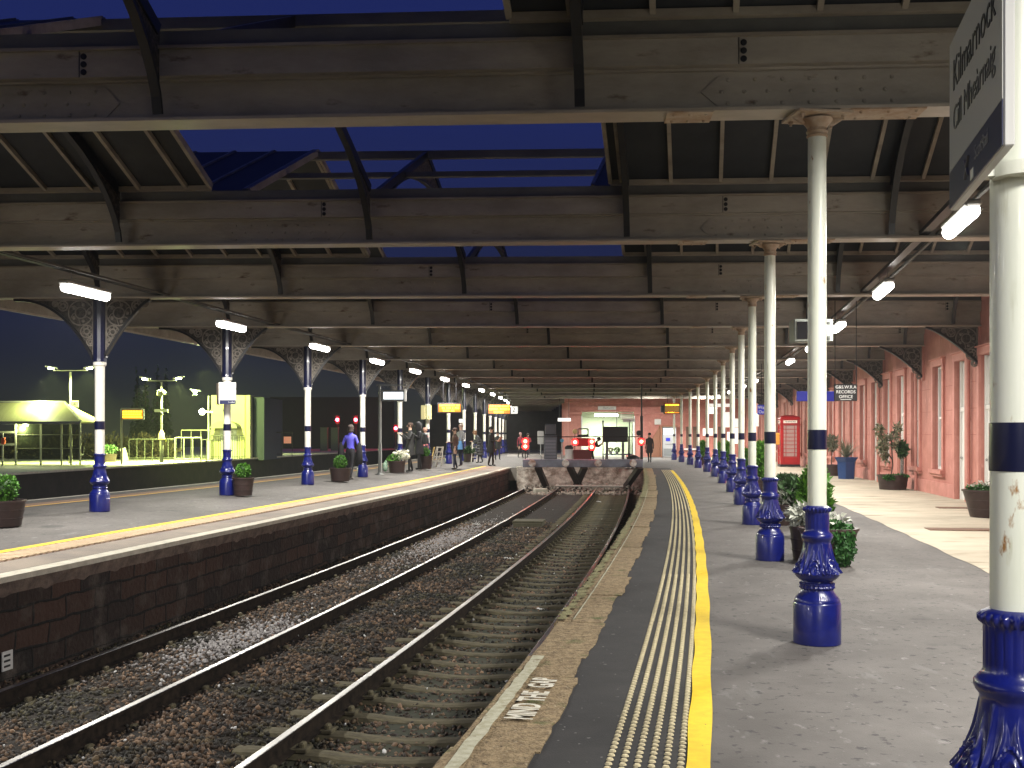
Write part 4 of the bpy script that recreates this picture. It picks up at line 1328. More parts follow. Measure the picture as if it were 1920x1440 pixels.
# ---------------------------------------------------------------- station name signs
def hexrow(mb): pass
T = thing('name_sign', 'large station name sign with a navy bottom band fixed to the nearest column', 'name sign', (1.4025, 3.206, 2.59), 0, 'station name signs')
ang = math.atan2(.193, .812)        # runs from the column away from the camera
T.rotation_euler = (0, 0, -ang)
m_ = MB(); m_.box((.0, 0, 0), (.028, .835, .563), bev=.004); m_.obj('frame', M['sign_white'], T)
m_ = MB(); m_.box((-.0155, 0, .06), (.003, .825, .43)); m_.obj('face', mat('sign face', (.55, .56, .52), .25), T)
m_ = MB(); m_.box((-.0158, 0, -.217), (.0035, .825, .12)); m_.obj('band', M['sign_navy'], T)
for (s_, z, sz, mm) in (('Kilmarnock', .14, .145, M['ink']), ('Cill Mhe\u00e0rnaig', -.005, .115, mat('grey ink', (.07, .07, .07), .5)), ('ScotRail', -.205, .062, mat('band ink', (.2, .2, .22), .5))):
    text(s_, sz, mm, T, (-.0185, (.0 if z > -.2 else -.14), z), (R(90), 0, R(-90)), ext=.0008, sx=1.0)
m_ = MB()
for q in (-1, 1): m_.bar((-.0185, .08 - .03, -.217 - .03 * q), (-.0185, .08 + .03, -.217 + .03 * q), .004, .012, up=(1, 0, 0))
m_.obj('saltire_mark', mat('band ink2', (.2, .2, .22), .5), T)
m_ = MB(); m_.box((.05, .0, -.255), (.14, .05, .03)); m_.lathe([(.074, -.275), (.074, -.235)], 20, (.11, .0, 0)); m_.obj('clamp', M['cream'], T)
# white boards on left column
cx4, cy4 = LC[4]
T = thing('name_sign', 'white station name board with navy bottom band on a left platform column', 'name sign', (cx4 + .10, cy4 - .36, 0), 0, 'station name signs')
T.rotation_euler = (0, 0, R(12))
zt, zb = at(0, 717, cy4 - .35).z, at(0, 758, cy4 - .35).z
m_ = MB(); m_.box((.0, 0, (zt + zb) / 2), (.37, .03, zt - zb), bev=.004); m_.obj('panel', M['sign_white'], T)
m_ = MB(); m_.box((.01, -.017, zb + .045), (.345, .004, .09)); m_.obj('band', M['sign_navy'], T)
text('Kilmarnock', .078, M['ink'], T, (.01, -.018, zt - .14), sx=1.0); text('Cill Mhe\u00e0rnaig', .05, M['ink_pale'], T, (.01, -.018, zt - .27)); text('ScotRail', .045, M['sign_white'], T, (.09, -.021, zb + .045))
T = thing('name_sign', 'plain back half of a white name board just left of the name board column', 'name sign', (cx4 - .16, cy4 - .05, 0), R(-58), 'station name signs')
m_ = MB(); m_.box((0, 0, (zt + zb) / 2), (.34, .03, zt - zb), bev=.004); m_.obj('panel', mat('board back', (.55, .45, .36), .6), T)
# yellowish name board on column 8
cx8, cy8 = LC[8]
p = at(799, 773, cy8 - .3)
T = thing('name_sign', 'pale yellowish name board folded round a far left platform column', 'name sign', p, 0, 'station name signs')
m_ = MB(); m_.box((-.12, 0, 0), (.2, .05, .58), Matrix.Rotation(R(-35), 3, 'Z')); m_.box((.12, 0, 0), (.22, .05, .58), Matrix.Rotation(R(35), 3, 'Z')); m_.obj('panel', mat('yellowish board', (.75, .68, .35), .5), T)
text('2', .14, M['ink'], T, (.1, -.08, -.2))
for (px, py, Y, s_, w_, h_, lab) in ((963, 769, 63, '2', .48, .42, 'white platform number 2 sign hanging beside the farther orange departure board'),
                                     (864, 789, 46, '', .16, .16, 'small square white notice between two far left columns')):
    sign('platform_number_sign' if s_ else 'notice', lab, 'sign', at(px, py, Y), 0, w_, h_, M['glow_panel'], [(s_, .4, 0, 0, 1)] if s_ else [])
# records office sign, blue boards
p = at(1585.5, 736, 19.0)
T = thing('office_sign', 'black sign with white capitals reading records office, hanging right of the second column', 'sign', p, 0)
m_ = MB(); m_.box((0, 0, 0), (.415, .03, .30), bev=.012); m_.obj('panel', M['black'], T)
M['white_ink'] = mat('white lettering', (.75, .75, .73), .5)
for i, s_ in enumerate(('G&S.W.R.A', 'RECORDS', 'OFFICE')): text(s_, .078, M['white_ink'], T, (0, -.018, .095 - .086 * i))
m_ = MB(); m_.box((0, -.017, -.125), (.19, .004, .008)); m_.obj('underline', M['white_ink'], T)
m_ = MB(); m_.tube([(.2, .03, .14), (.2, .03, BOT - p.z)], .008, 6); m_.tube([(-.18, .03, .14), (-.18, .03, BOT - p.z)], .008, 6); m_.obj('rod', M['iron_black'], T)
p = at(1529, 743, 20.5)
T = thing('blue_sign', 'plain bright blue board behind the second column, beside the records office sign', 'sign', p, 0)
m_ = MB(); m_.box((0, 0, 0), (.73, .04, .19), bev=.006); m_.obj('panel', M['sign_blue'], T)
m_ = MB(); m_.tube([(-.1, 0, .1), (-.1, 0, BOT - p.z)], .008, 6); m_.obj('rod', M['iron_black'], T)
p = at(1428, 768, 36)
T = thing('blue_sign', 'small blue sign with white lettering between the third and fourth right columns', 'sign', p, R(10))
m_ = MB(); m_.box((0, 0, 0), (.3, .05, .33), bev=.02); m_.obj('panel', M['sign_blue'], T)
text('Way', .15, M['white_ink'], T, (0, -.028, .07)); text('Out', .15, M['white_ink'], T, (0, -.028, -.08))
m_ = MB(); m_.tube([(0, 0, .16), (0, 0, BOT - p.z)], .01, 6); m_.obj('rod', M['iron_black'], T)
p = at(1419, 787, 40)
sign('wall_notice', 'slim white notice leaning out from the wall below the small blue sign', 'notice', p, R(50), .25, .5, M['sign_white'])
# grey hanging monitor box
p = at(1525, 619.5, 16.6)
T = thing('monitor_housing', 'grey green metal monitor box hanging from the roof behind the second column', 'monitor box', p, 0)
m_ = MB(); m_.box((0, .15, 0), (.6, .34, .35), bev=.012); m_.obj('box', mat('grey green metal', (.3, .33, .3), .5), T)
m_ = MB(); m_.box((-.12, -.026, 0), (.28, .012, .27)); m_.obj('screen', M['black_gloss'], T)
m_ = MB()
for z in (.1, .12, -.1, -.12, -.14): m_.box((.2, -.024, z), (.11, .01, .008))
m_.obj('vents', M['black'], T)
m_ = MB(); m_.tube([(.17, .15, .17), (.17, .15, BOT + .1 - p.z)], .014, 6); m_.tube([(.24, .15, .17), (.24, .15, BOT + .1 - p.z)], .014, 6); m_.obj('rod', M['iron_black'], T)

# ---------------------------------------------------------------- orange departure boards
M['amber'] = emis('amber led text', (1.0, .5, .03), 5)
M['amber_bg'] = mat('amber glow panel', (.05, .02, .0), .4, emit=(1, .26, .0), estr=.8)
def led_board(label, px, py, Y, w, h, rows, loc=None, power=8):
    p = at(px, py, Y) if loc is None else loc
    T = thing('departure_board', label, 'departure board', p, 0, 'orange departure boards')
    m_ = MB(); m_.box((0, .08, 0), (w + .12, .2, h + .1), bev=.015); m_.obj('case', M['black'], T)
    m_ = MB(); m_.box((0, -.026, 0), (w, .012, h)); m_.obj('screen', M['amber_bg'], T)
    m_ = MB(); r2 = random.Random(int(px))
    for i in range(rows):
        z = h / 2 - h * (i + .5) / rows; x = -w / 2 + .04
        if i == rows - 1: x = -w * .3
        while x < w / 2 - .06 - (w * .25 if i == rows - 1 else 0):
            L = r2.uniform(.03, .05)
            if r2.random() < .85: m_.box((x + L / 2, -.034, z), (L, .004, h / rows * .62))
            x += L + .012
    m_.obj('led_text', M['amber'], T)
    if p.z > 1.8 and p.y < 80 and loc is None:
        m_ = MB()
        for q in (-w * .3, w * .3): m_.tube([(q, .08, h / 2), (q, .08, BOT - p.z)], .014, 6)
        m_.obj('rod', M['iron_black'], T)
    la = bpy.data.lights.new('glow', 'AREA'); la.shape = 'RECTANGLE'; la.size = w; la.size_y = h; la.energy = power; la.color = (1, .45, .03)
    lo = bpy.data.objects.new('glow', la); link(lo, T, (0, -.06, 0)); lo.rotation_euler = (R(90), 0, 0)
    return T
led_board('orange departure board hanging over the left platform, left one of the two', 843, 765, 43.0, .88, .31, 3)
led_board('orange departure board hanging over the left platform beside the number 2 sign', 936, 767, 60.0, 1.2, .5, 3)
T = led_board('narrow orange departure board hanging over the right platform at the last columns', 1260, 766, 63.5, .85, .55, 3)
m_ = MB(); m_.box((0, .08, -.02), (1.3, .25, .42), bev=.02); m_.obj('outer_case', M['black'], T)

# white display on a post, left platform
Y = 2700 / (890 - HY); X = (712 - CX) * Y / FPX
T = thing('display_stand', 'dark post with an arm carrying a white lit display, on the left platform', 'display stand', (X, Y, .2), 0)
def zz(py): return at(0, py, Y).z - .2
def xx(px): return (px - 712) * Y / FPX
m_ = MB(); m_.lathe([(.17, 0), (.15, .015), (.09, .04), (.06, .09), (.052, .12), (.052, 1.0), (.04, 1.02), (.036, zz(722))], 16); m_.obj('post', mat('dark grey post', (.09, .095, .09), .5), T)
m_ = MB(); m_.tube([(.06, -.02, 0.1), (.06, -.02, 1.0), (.045, -.02, 1.1), (.045, -.02, zz(735))], .014, 6); m_.obj('conduit', M['sign_white'], T)
m_ = MB(); m_.bar((xx(706), 0, zz(722)), (xx(762), 0, zz(722)), .06, .05)
for q in range(6): m_.tube([(xx(718 + q * 7), 0, zz(722)), (xx(721 + q * 7), 0, zz(728))], .01, 5)
m_.obj('arm', mat('dark arm', (.04, .045, .05), .5), T)
m_ = MB(); m_.box((xx(738), 0, zz(742)), (.84, .16, .38), bev=.02); m_.obj('display_case', mat('dark case', (.03, .035, .035), .5), T)
m_ = MB(); m_.box((xx(738), -.085, zz(742)), (.66, .01, .24)); m_.obj('screen', emis('display screen', (.85, .93, 1.0), 1.3), T)
m_ = MB(); r2 = random.Random(3)
for i in range(4):
    x = xx(738) - .3
    while x < xx(738) + .26:
        L = r2.uniform(.03, .08); m_.box((x + L / 2, -.092, zz(742) + .09 - .055 * i), (L, .003, .02)); x += L + .02
m_.obj('screen_text', mat('display text', (.1, .2, .6), .5), T)
m_ = MB(); m_.box((xx(760), -.02, zz(741)), (.06, .2, .42), bev=.01); m_.obj('side_panel', M['sign_white'], T)

# ---------------------------------------------------------------- telephone box
Y = 3100 / (875 - HY); X = (1479 - CX) * Y / FPX
T = thing('telephone_box', 'red telephone box with domed top standing on the pavement by the station wall', 'telephone box', (X, Y, 0), R(-6))
w_ = .46
m_ = MB(); m_.box((0, 0, .06), (.94, .94, .12)); m_.obj('plinth', M['black'], T)
m_ = MB()
for sx in (-1, 1):
    for sy in (-1, 1): m_.box((sx * (w_ - .06), sy * (w_ - .06), 1.12), (.12, .12, 2.0), bev=.01)
m_.box((0, 0, .3), (.84, .84, .36)); m_.box((0, 0, 2.17), (.92, .92, .26), bev=.01)
m_.box((0, 0, 2.04), (.97, .97, .035)); m_.box((0, 0, 2.315), (.98, .98, .04))
m_.obj('body', M['red'], T)
m_ = MB(); prof = []
for i in range(9):
    th = PI / 2 * i / 8; prof.append((.66 * math.cos(th) + .001, 2.335 + .17 * math.sin(th)))
m_.lathe(prof, 4, ph=PI / 4, smooth=False, cap=False)
m_.obj('domed_roof', M['red'], T)
for (sx, rz_) in ((0, 0), (1, 90), (2, 180), (3, 270)):
    o = bpy.data.objects.new('glazed_side', None); link(o, T, (0, 0, 0), R(rz_))
    m_ = MB(); m_.box((0, -w_ + .055, 1.25), (.68, .01, 1.56)); m_.obj('pane', mat('booth glass', (.32, .2, .18), .15, emit=(1, .7, .6), estr=.16), o)
    m_ = MB()
    for q in range(9): m_.box((0, -w_ + .035, .5 + q * 1.5 / 8), (.7, .035, .022))
    for q in (-.34, -.2, .2, .34): m_.box((q, -w_ + .033, 1.25), (.022 if abs(q) < .3 else .05, .036, 1.52))
    m_.obj('glazing_bars', M['red'], o)
    m_ = MB(); m_.box((0, -w_ - .003, 2.17), (.64, .02, .13)); m_.obj('sign_panel', emis('booth sign', (.8, .7, .6), .3), o)
    text('TELEPHONE', .1, M['ink'], o, (0, -w_ - .016, 2.17), sx=.95)
    m_ = MB(); m_.sphere((.3, -w_, 1.15), .02, 6, 4); m_.obj('handle', M['steel'], o)
# orange box on the wall near
p = at(1457, 823, 50)
T = thing('defibrillator_box', 'small orange yellow box beside the telephone box, seen past the third column', 'wall box', p, 0)
m_ = MB(); m_.box((0, 0, 0), (.24, .15, .55), bev=.03); m_.obj('case', mat('orange box', (.8, .35, .05), .5), T)

# ---------------------------------------------------------------- planting
def leaves(name, cs, n, size, m, parent, elong=1.0, droop=0.0, shell=.5, ups=0.0):
    """leaf cards through ellipsoids cs = [(x,y,z,rx,ry,rz)]"""
    V = []; F = []
    tot = sum(c[3] * c[4] * c[5] for c in cs) or 1
    for c in cs:
        k = max(6, int(n * c[3] * c[4] * c[5] / tot))
        d = nr.normal(size=(k, 3)); d /= np.linalg.norm(d, axis=1)[:, None]
        rr = (shell + (1 - shell) * nr.rand(k)) ** .7 * nr.uniform(.86, 1.12, k)
        P_ = d * rr[:, None] * np.array(c[3:6]) + np.array(c[:3])
        a = nr.normal(size=(k, 3)) * .6 + d * (1 - droop) + np.array([0, 0, ups - droop]); a /= np.linalg.norm(a, axis=1)[:, None]
        b = np.cross(a, nr.normal(size=(k, 3))); b /= np.linalg.norm(b, axis=1)[:, None]
        s_ = size * nr.uniform(.6, 1.3, k)[:, None]
        q = np.stack([P_ - b * s_ * .5, P_ + a * s_ * elong, P_ + b * s_ * .5, P_ - a * s_ * elong * .4], 1)
        V.append(q.reshape(-1, 3))
    V = np.concatenate(V); nq = len(V) // 4
    me = bpy.data.meshes.new(name)
    me.vertices.add(len(V)); me.vertices.foreach_set('co', V.astype(np.float32).ravel())
    me.loops.add(nq * 4); me.loops.foreach_set('vertex_index', np.arange(nq * 4, dtype=np.int32))
    me.polygons.add(nq); me.polygons.foreach_set('loop_start', np.arange(nq, dtype=np.int32) * 4)
    me.materials.append(m); me.update(); me.validate()
    return link(bpy.data.objects.new(name, me), parent)
def gpos(px, py, z=0.0):
    Y = (EYE - z) * FPX / (py - HY); return Vector(((px - CX) * Y / FPX, Y, z))
def pot_mesh(t, r0, r1, h, m=None, square=False, bands=True):
    mb = MB()
    n = 4 if square else 28; ph = PI / 4 if square else 0
    mb.lathe([(r0, 0), (r0 + (r1 - r0) * .5, h * .5), (r1, h - .03), (r1 * 1.05, h - .03), (r1 * 1.05, h), (r1 * .9, h), (r1 * .88, h - .05)], n, cap=False, ph=ph, smooth=not square)
    mb.add([(r0 * math.cos(2 * PI * k / n + ph), r0 * math.sin(2 * PI * k / n + ph), 0.002) for k in range(n)], [list(range(n))])
    if bands and not square:
        for q in (.3, .62): rr = r0 + (r1 - r0) * q; mb.lathe([(rr + .002, h * q - .012), (rr + .008, h * q), (rr + .006, h * q + .012), (rr, h * q + .014)], n, cap=False)
    mb.obj('pot', m or M['pot'], t)
    mb = MB(); mb.lathe([(.001, h - .05), (r1 * .88, h - .05)], n, cap=False, ph=ph); mb.obj('soil', M['soil'], t)
def planter(label, px, py, z, r0, r1, h, kind, group='planters on the platforms', hh=None, m=None, square=False):
    p = gpos(px, py, z)
    t = thing('planter', label, 'planter', p, rnd.uniform(0, 1) if not square else R(-8), group)
    pot_mesh(t, r0, r1, h, m, square)
    if kind == 'ball':
        b = MB(); b.sphere((0, 0, h + hh * .45), hh * .38, 12, 8); core = b.obj('inner_twigs', M['dark_leaf'], t)
        leaves('foliage', [(0, 0, h + hh * .45, hh * .5, hh * .5, hh * .5)], 900, .035, M['box_leaf'], t, shell=.75)
    elif kind == 'flowers':
        leaves('foliage', [(-.1, 0, h + .08, .26, .2, .16)], 300, .06, M['box_leaf'], t)
        fl = MB()
        for _ in range(16):
            x, y_, z_ = rnd.uniform(-.1, .42), rnd.uniform(-.2, .2), h + rnd.uniform(.08, .34); fl.sphere((x, y_, z_), rnd.uniform(.05, .085), 7, 5)
        fl.obj('flower_heads', M['white_flower'], t)
        leaves('petals', [(.16, 0, h + .2, .3, .24, .2)], 500, .035, M['white_flower'], t, shell=.5)
    elif kind == 'conifer':
        H = hh; cs = []
        for q in range(14):
            a = q * 2.4; zq = h + H * (.1 + .8 * (q / 14)); rr = H * .42 * (1 - (q / 14) ** 1.6) * .55
            cs.append((rr * math.cos(a), rr * math.sin(a), zq, H * .17, H * .17, H * .24))
        leaves('foliage', cs, 4200, .055, M['conifer'], t, elong=1.9, ups=.9, shell=.2)
        mb = MB(); mb.tube([(0, 0, h - .05), (0, 0, h + H * .6)], .02, 6); mb.obj('stem', M['bark'], t)
    elif kind == 'bush':
        leaves('foliage', [(0, 0, h + hh * .4, r1 * 1.1, r1 * 1.1, hh * .5), (.1, -.1, h + hh * .3, r1 * .8, r1 * .8, hh * .4)], 900, .06, M['dark_leaf'], t, elong=1.6, ups=.5, shell=.2)
    elif kind == 'low':
        leaves('foliage', [(0, 0, h + .02, r1 * .85, r1 * .85, .07)], 420, .045, M['ivy'], t, shell=.2)
        leaves('pale_leaves', [(0, 0, h + .1, r1 * .8, r1 * .8, .07)], 80, .05, M['silver_leaf'], t)
    elif kind == 'silver':
        mb = MB()
        for _ in range(26):
            a = rnd.uniform(0, 6.28); L = rnd.uniform(.12, .3)
            p0 = Vector((rnd.uniform(-.1, .1), rnd.uniform(-.1, .1), h - .04)); p1 = p0 + Vector((math.cos(a) * L * .5, math.sin(a) * L * .5, L * .8)); p2 = p1 + Vector((math.cos(a) * L * .4, math.sin(a) * L * .4, -.02))
            mb.tube([p0, p1, p2], [.006, .01, .004], 5)
        mb.obj('stems', M['silver_leaf'], t)
        leaves('foliage', [(0, 0, h + .14, .24, .24, .15)], 320, .05, M['silver_leaf'], t, elong=2, shell=.3)
    return t
# left platform
planter('barrel planter with clipped ball shrub, cut off by the left edge of the photo', 7, 986, .2, .24, .30, .38, 'ball', hh=.40)
planter('barrel planter with clipped ball shrub beside the name board column', 456, 929, .2, .19, .235, .40, 'ball', hh=.32)
planter('barrel planter with clipped ball shrub in front of the person in the blue shirt', 638, 902, .2, .26, .31, .38, 'ball', hh=.38)
planter('barrel planter with large cream flower heads beside the display post', 744, 886, .2, .26, .31, .42, 'flowers')
planter('barrel planter with a ball shrub beside the person in the hooded coat', 797, 879, .2, .24, .28, .5, 'ball', hh=.36)
planter('far planter with dark leaves between far left columns', 879, 866, .2, .25, .28, .4, 'bush', hh=.4)
# right platform
t = planter('tall brown pot with trailing ivy, nearest planter behind the second column', 1553, 1058, 0, .24, .34, .44, 'low', square=False)
leaves('trailing_ivy', [(-.02, -.32, .36, .17, .08, .1), (.0, -.33, .2, .15, .07, .15), (-.02, -.3, .1, .12, .06, .09)], 1300, .036, M['ivy'], t, droop=1.0, shell=.2)
t = planter('brown pot with a spiky pale dry plant, left behind the second column', 1512, 1050, 0, .16, .2, .42, 'silver')
t = planter('brown pot with a feathery bright green golden conifer behind the second column', 1527, 1008, 0, .2, .26, .32, 'conifer', hh=.74)
planter('brown trough with a dark green bush, left of the golden conifer', 1490, 984, 0, .26, .30, .33, 'bush', hh=.55, square=True)
planter('brown pot with silvery leaves right behind the third column base', 1467, 984, 0, .17, .2, .36, 'silver')
planter('square brown box planter on the pavement edge beyond the third column', 1474, 932, 0, .22, .26, .4, 'bush', hh=.16, square=True)
planter('planter with upright dark conifer beyond the fourth right column', 1424, 922, 0, .2, .25, .35, 'conifer', hh=.95)
for (px, py, hh, lab) in ((1400, 900, .6, 'planter with green shrub between the fourth and fifth right columns'), (1362, 884, .8, 'planter with bright green conifer between the sixth and seventh right columns'),
                          (1349, 880, .75, 'planter with bright green conifer between the seventh and eighth right columns'), (1317, 872, .8, 'planter with upright conifer near the ninth right column')):
    planter(lab, px, py, 0, .22, .27, .4, 'conifer', hh=hh)
planter('brown barrel planter with low ivy against the wall, partly behind the nearest column', 1848, 970, 0, .27, .40, .52, 'low')
# tree planter against wall
def potted_tree(label, px, py, r0, r1, h, crowns, stems, m_leaf, n, potm=None, square=False, size=.06):
    p = gpos(px, py); t = thing('potted_tree', label, 'potted tree', p, 0, 'potted trees by the station wall')
    pot_mesh(t, r0, r1, h, potm, square)
    for s_ in stems:
        mb = MB(); mb.tube(s_, [.018] * (len(s_) - 1) + [.008], 7); mb.obj('trunk', M['bark'], t)
    leaves('crown', crowns, n, size, m_leaf, t, elong=1.6, shell=.1)
    return t
Y_ = gpos(1674, 918).y; u = Y_ / FPX
M['mixed_leaf'] = mat('pale mottled leaf', (.09, .10, .05), .6, col2=(.42, .4, .27), scale=9, lo=.45, hi=.62)
t = potted_tree('two thin stemmed potted tree with mottled leaves against the salmon wall', 1674, 918, .36, .42, .42,
            [(-20 * u, 0, 83 * u, 13 * u, 11 * u, 20 * u), (-13 * u, 0, 60 * u, 9 * u, 9 * u, 12 * u), (3 * u, 0, 85 * u, 9 * u, 8 * u, 12 * u), (-25 * u, 0, 112 * u, 9 * u, 8 * u, 14 * u), (8 * u, 0, 112 * u, 8 * u, 8 * u, 18 * u), (-8 * u, 0, 98 * u, 10 * u, 8 * u, 8 * u)],
            [[(-.05, 0, .4), (0, 0, 45 * u), (-.04, 0, 90 * u), (.1, 0, 125 * u)], [(0, 0, 55 * u), (-18 * u, 0, 80 * u), (-24 * u, 0, 118 * u)]], M['mixed_leaf'], 520, size=.065)
leaves('clipped_head', [(18 * u, 0, 76 * u, 11 * u, 11 * u, 17 * u)], 700, .06, M['dark_leaf'], t, shell=.4)
leaves('trailing_fringe', [(-12 * u, -.3, 24 * u, 11 * u, .15, 5 * u), (8 * u, -.3, 26 * u, 13 * u, .1, 3 * u)], 300, .07, M['ivy'], t)
mb = MB(); mb.tube([(17 * u, 0, .4), (18 * u, 0, 66 * u)], .05, 8); mb.obj('grey_stem', mat('grey bark', (.3, .27, .25), .8, col2=(.1, .09, .08), scale=30), t)
Y_ = gpos(1560, 892).y; u = Y_ / FPX
potted_tree('potted bay tree with a rounded loose crown left of the blue pot', 1560, 892, .3, .35, .42,
            [(0, 0, 57 * u, 12 * u, 12 * u, 12 * u), (4 * u, 0, 68 * u, 8 * u, 8 * u, 8 * u), (-6 * u, 0, 70 * u, 6 * u, 6 * u, 9 * u)], [[(-.02, 0, .4), (0, 0, 45 * u), (.02, 0, 62 * u)]], M['olive_leaf'], 420)
# big blue pot with spiky plant
p = gpos(1587, 898); T = thing('planter', 'tall angular blue glazed pot with a spiky cordyline against the salmon wall', 'planter', p, R(8), 'planters on the platforms')
mb = MB(); mb.lathe([(.3, 0), (.34, .6), (.42, .72), (.44, .76), (.38, .76), (.36, .7)], 6, smooth=False, cap=False); mb.obj('pot', mat('blue glazed pot', (.02, .06, .2), .35), T)
mb = MB()
for i in range(46):
    a = i * 2.4; L = rnd.uniform(.6, 1.05); e_ = rnd.uniform(.25, 1.0)
    d = Vector((math.cos(a) * e_, math.sin(a) * e_, 1.15 - e_ * .5)).normalized()
    s_ = Vector((-math.sin(a), math.cos(a), 0)) * .018
    p0 = Vector((0, 0, .72)); p1 = p0 + d * L * .55; p2 = p0 + d * L + Vector((0, 0, -.16 * e_ * L))
    mb.add([p0 - s_, p0 + s_, p1 + s_, p1 - s_, p2], [[0, 1, 2, 3], [3, 2, 4]])
mb.obj('spiky_leaves', M['olive_leaf'], T)

# ---------------------------------------------------------------- buffer stop
YB = 48.0
def bx(px, Y=YB): return (px - CX) * Y / FPX
def bz(py, Y=YB): return EYE - (py - HY) * Y / FPX
T = thing('buffer_stop', 'long grey steel buffer beam with round pads, red lamps and raking struts across both tracks', 'buffer stop', (0, 0, 0))
M['beam_grey'] = mat('grey painted steel', (.2, .23, .29), .5, col2=(.14, .16, .2), scale=3)
m_ = MB(); m_.box(((bx(980) + bx(1205)) / 2, YB, (bz(861) + bz(876)) / 2), (bx(1205) - bx(980), .35, bz(861) - bz(876)), bev=.02); m_.obj('beam', M['beam_grey'], T)
for px in (997.5, 1059.5, 1120, 1185):
    m_ = MB(); m_.lathe([(.16, 0), (.165, .03), (.16, .06), (.10, .07), (.06, .3)], 20, (bx(px), YB - .46, bz(868)), M=Matrix.Rotation(R(-90), 3, 'X')); m_.obj('buffer_pad', mat('scuffed pad %d' % px, (.75, .72, .68), .7, col2=(.3, .16, .12), scale=5), T)
for (a, b) in ((1008, 1026), (1068, 1090), (1096, 1082), (1200, 1178)):
    m_ = MB(); m_.bar((bx(a), YB - .1, bz(875)), (bx(b), YB + 1.1, RAIL), .26, .2); m_.obj('strut', mat('brown strut', (.06, .045, .04), .7), T)
m_ = MB(); m_.tube([(bx(985), YB + .1, bz(819)), (bx(1202), YB + .1, bz(819))], .022, 6)
for px in (985, 1131, 1179, 1202): m_.tube([(bx(px), YB + .1, bz(862)), (bx(px), YB + .1, bz(819))], .025, 6)
m_.obj('handrail', M['black'], T)
m_ = MB(); m_.tube([(bx(1131), YB + .1, bz(862)), (bx(1131), YB + .1, bz(790))], .03, 6); m_.sphere((bx(1131), YB + .1, bz(790)), .045, 6, 4)
m_.obj('tall_post', M['black'], T)
M['red_lamp'] = emis('red lamp', (1, .012, .012), 9)
M['red_core'] = emis('red lamp core', (1, .3, .12), 30)
for (px, py, pw) in ((985, 827.5, 8), (985, 837, 8), (1078, 829, 8), (1109, 828, 8), (1109, 838, 8), (1202, 828, 10)):
    o = bpy.data.objects.new('red_lamp', None); link(o, T, (bx(px), YB - .1, bz(py)))
    m_ = MB(); m_.box((0, .065, 0), (.3, .12, .3), bev=.03); m_.obj('case', M['black'], o)
    m_ = MB(); m_.lathe([(.15, 0), (.14, .02), (.08, .04), (.065, .042)], 18, M=Matrix.Rotation(R(90), 3, 'X'), cap=False); m_.obj('lens', M['red_lamp'], o)
    m_ = MB(); m_.lathe([(.075, .03), (.06, .05), (.001, .06)], 14, M=Matrix.Rotation(R(90), 3, 'X')); m_.obj('lens_core', M['red_core'], o)
    la = bpy.data.lights.new('red_light', 'POINT'); la.energy = pw; la.color = (1, .02, .02); la.shadow_soft_size = .08
    lo = bpy.data.objects.new('red_light', la); link(lo, o, (0, -.2, 0))
# rough concrete wall and debris below it
m_ = MB(); m_.box((bx(1092), YB + 1.9, -.48), (5.9, .5, 1.1), bev=.03)
tag(m_.obj('end_wall', mat('patchy white rubble wall', (.78, .74, .65), .9, col2=(.2, .16, .12), scale=2.6, detail=8, bump=1.0, bscale=7, bdist=.08)), 'patchy whitewashed rubble wall closing the tracks below the buffer stop', 'wall')
m_ = MB(); m_.tube([(bx(1040), 47.2, -.72), (bx(1165), 47.2, -.74)], .05, 8); tag(m_.obj('pipe', mat('pale pipe', (.4, .36, .32), .6)), 'pale pipe lying across the ends of the tracks below the buffer beam', 'pipe')
m_ = MB(); m_.box((0, 0, .12), (.6, .5, .24), bev=.05); tag(m_.obj('concrete_block', mat('pale block', (.42, .4, .33), .9), loc=(bx(1012), 46.6, -1.03), rz=.2), 'pale concrete block at the end of the left track', 'concrete block')
P = []; SZ = []
for _ in range(500):
    x = nr.uniform(bx(985), bx(1200)); y_ = nr.uniform(45.5, 49.2); P.append((x, y_, -1.03 + .02 + max(0, (y_ - 47.5) * .15))); SZ.append(nr.uniform(.03, .09))
stones('rubble', P, SZ, mat('pale rubble', (.35, .3, .25), .9), 'loose pale rubble below the buffer beam')
# things standing behind the buffer stop
YK = 50.2
def kx(px): return (px - CX) * YK / FPX
def kz(py): return EYE - (py - HY) * YK / FPX
FZ = 0.0
T = thing('equipment_cabinet', 'dark grey slatted cabinet with a monitor on top behind the buffer beam', 'cabinet', (kx(1032), YK, 0))
m_ = MB(); m_.box((0, 0, .75), (.6, .5, kz(816)), bev=.02)
m_.obj('cabinet', mat('slate grey', (.09, .10, .12), .5), T)
m_ = MB()
for q in range(7): m_.box((0, -.26, .35 + q * .15), (.5, .03, .1))
m_.obj('slats', mat('slat grey', (.14, .155, .19), .5), T)
m_ = MB(); m_.box((0, -.02, kz(805)), (.5, .3, .48), bev=.02); m_.obj('monitor', mat('monitor grey', (.06, .065, .08), .4), T)
m_ = MB(); m_.box((0, -.27, .17), (.5, .04, .12)); m_.obj('wooden_foot', mat('wood', (.35, .16, .05), .7), T)
for (nm, lab, px, w_, z0, z1, mm, d) in (('white_crate', 'low pale crate left of the slatted cabinet behind the buffer beam', 1003, .62, 0, .55, M['sign_white'], .4),
                                         ('notice_board', 'small white notice board upright left of the slatted cabinet', 1014, .3, 1.1, kz(808), M['sign_white'], .05)):
    m_ = MB(); m_.box((0, 0, (z0 + z1) / 2), (w_, d, z1 - z0), bev=.02)
    if z0 > 0: m_.tube([(0, .03, 0), (0, .03, z1)], .02, 6)
    else: m_.box((0, 0, z1 + .02), (w_ + .04, d + .04, .04))
    tag(m_.obj(nm, mm, loc=(kx(px), YK + .2, 0)), lab, nm.split('_')[1])
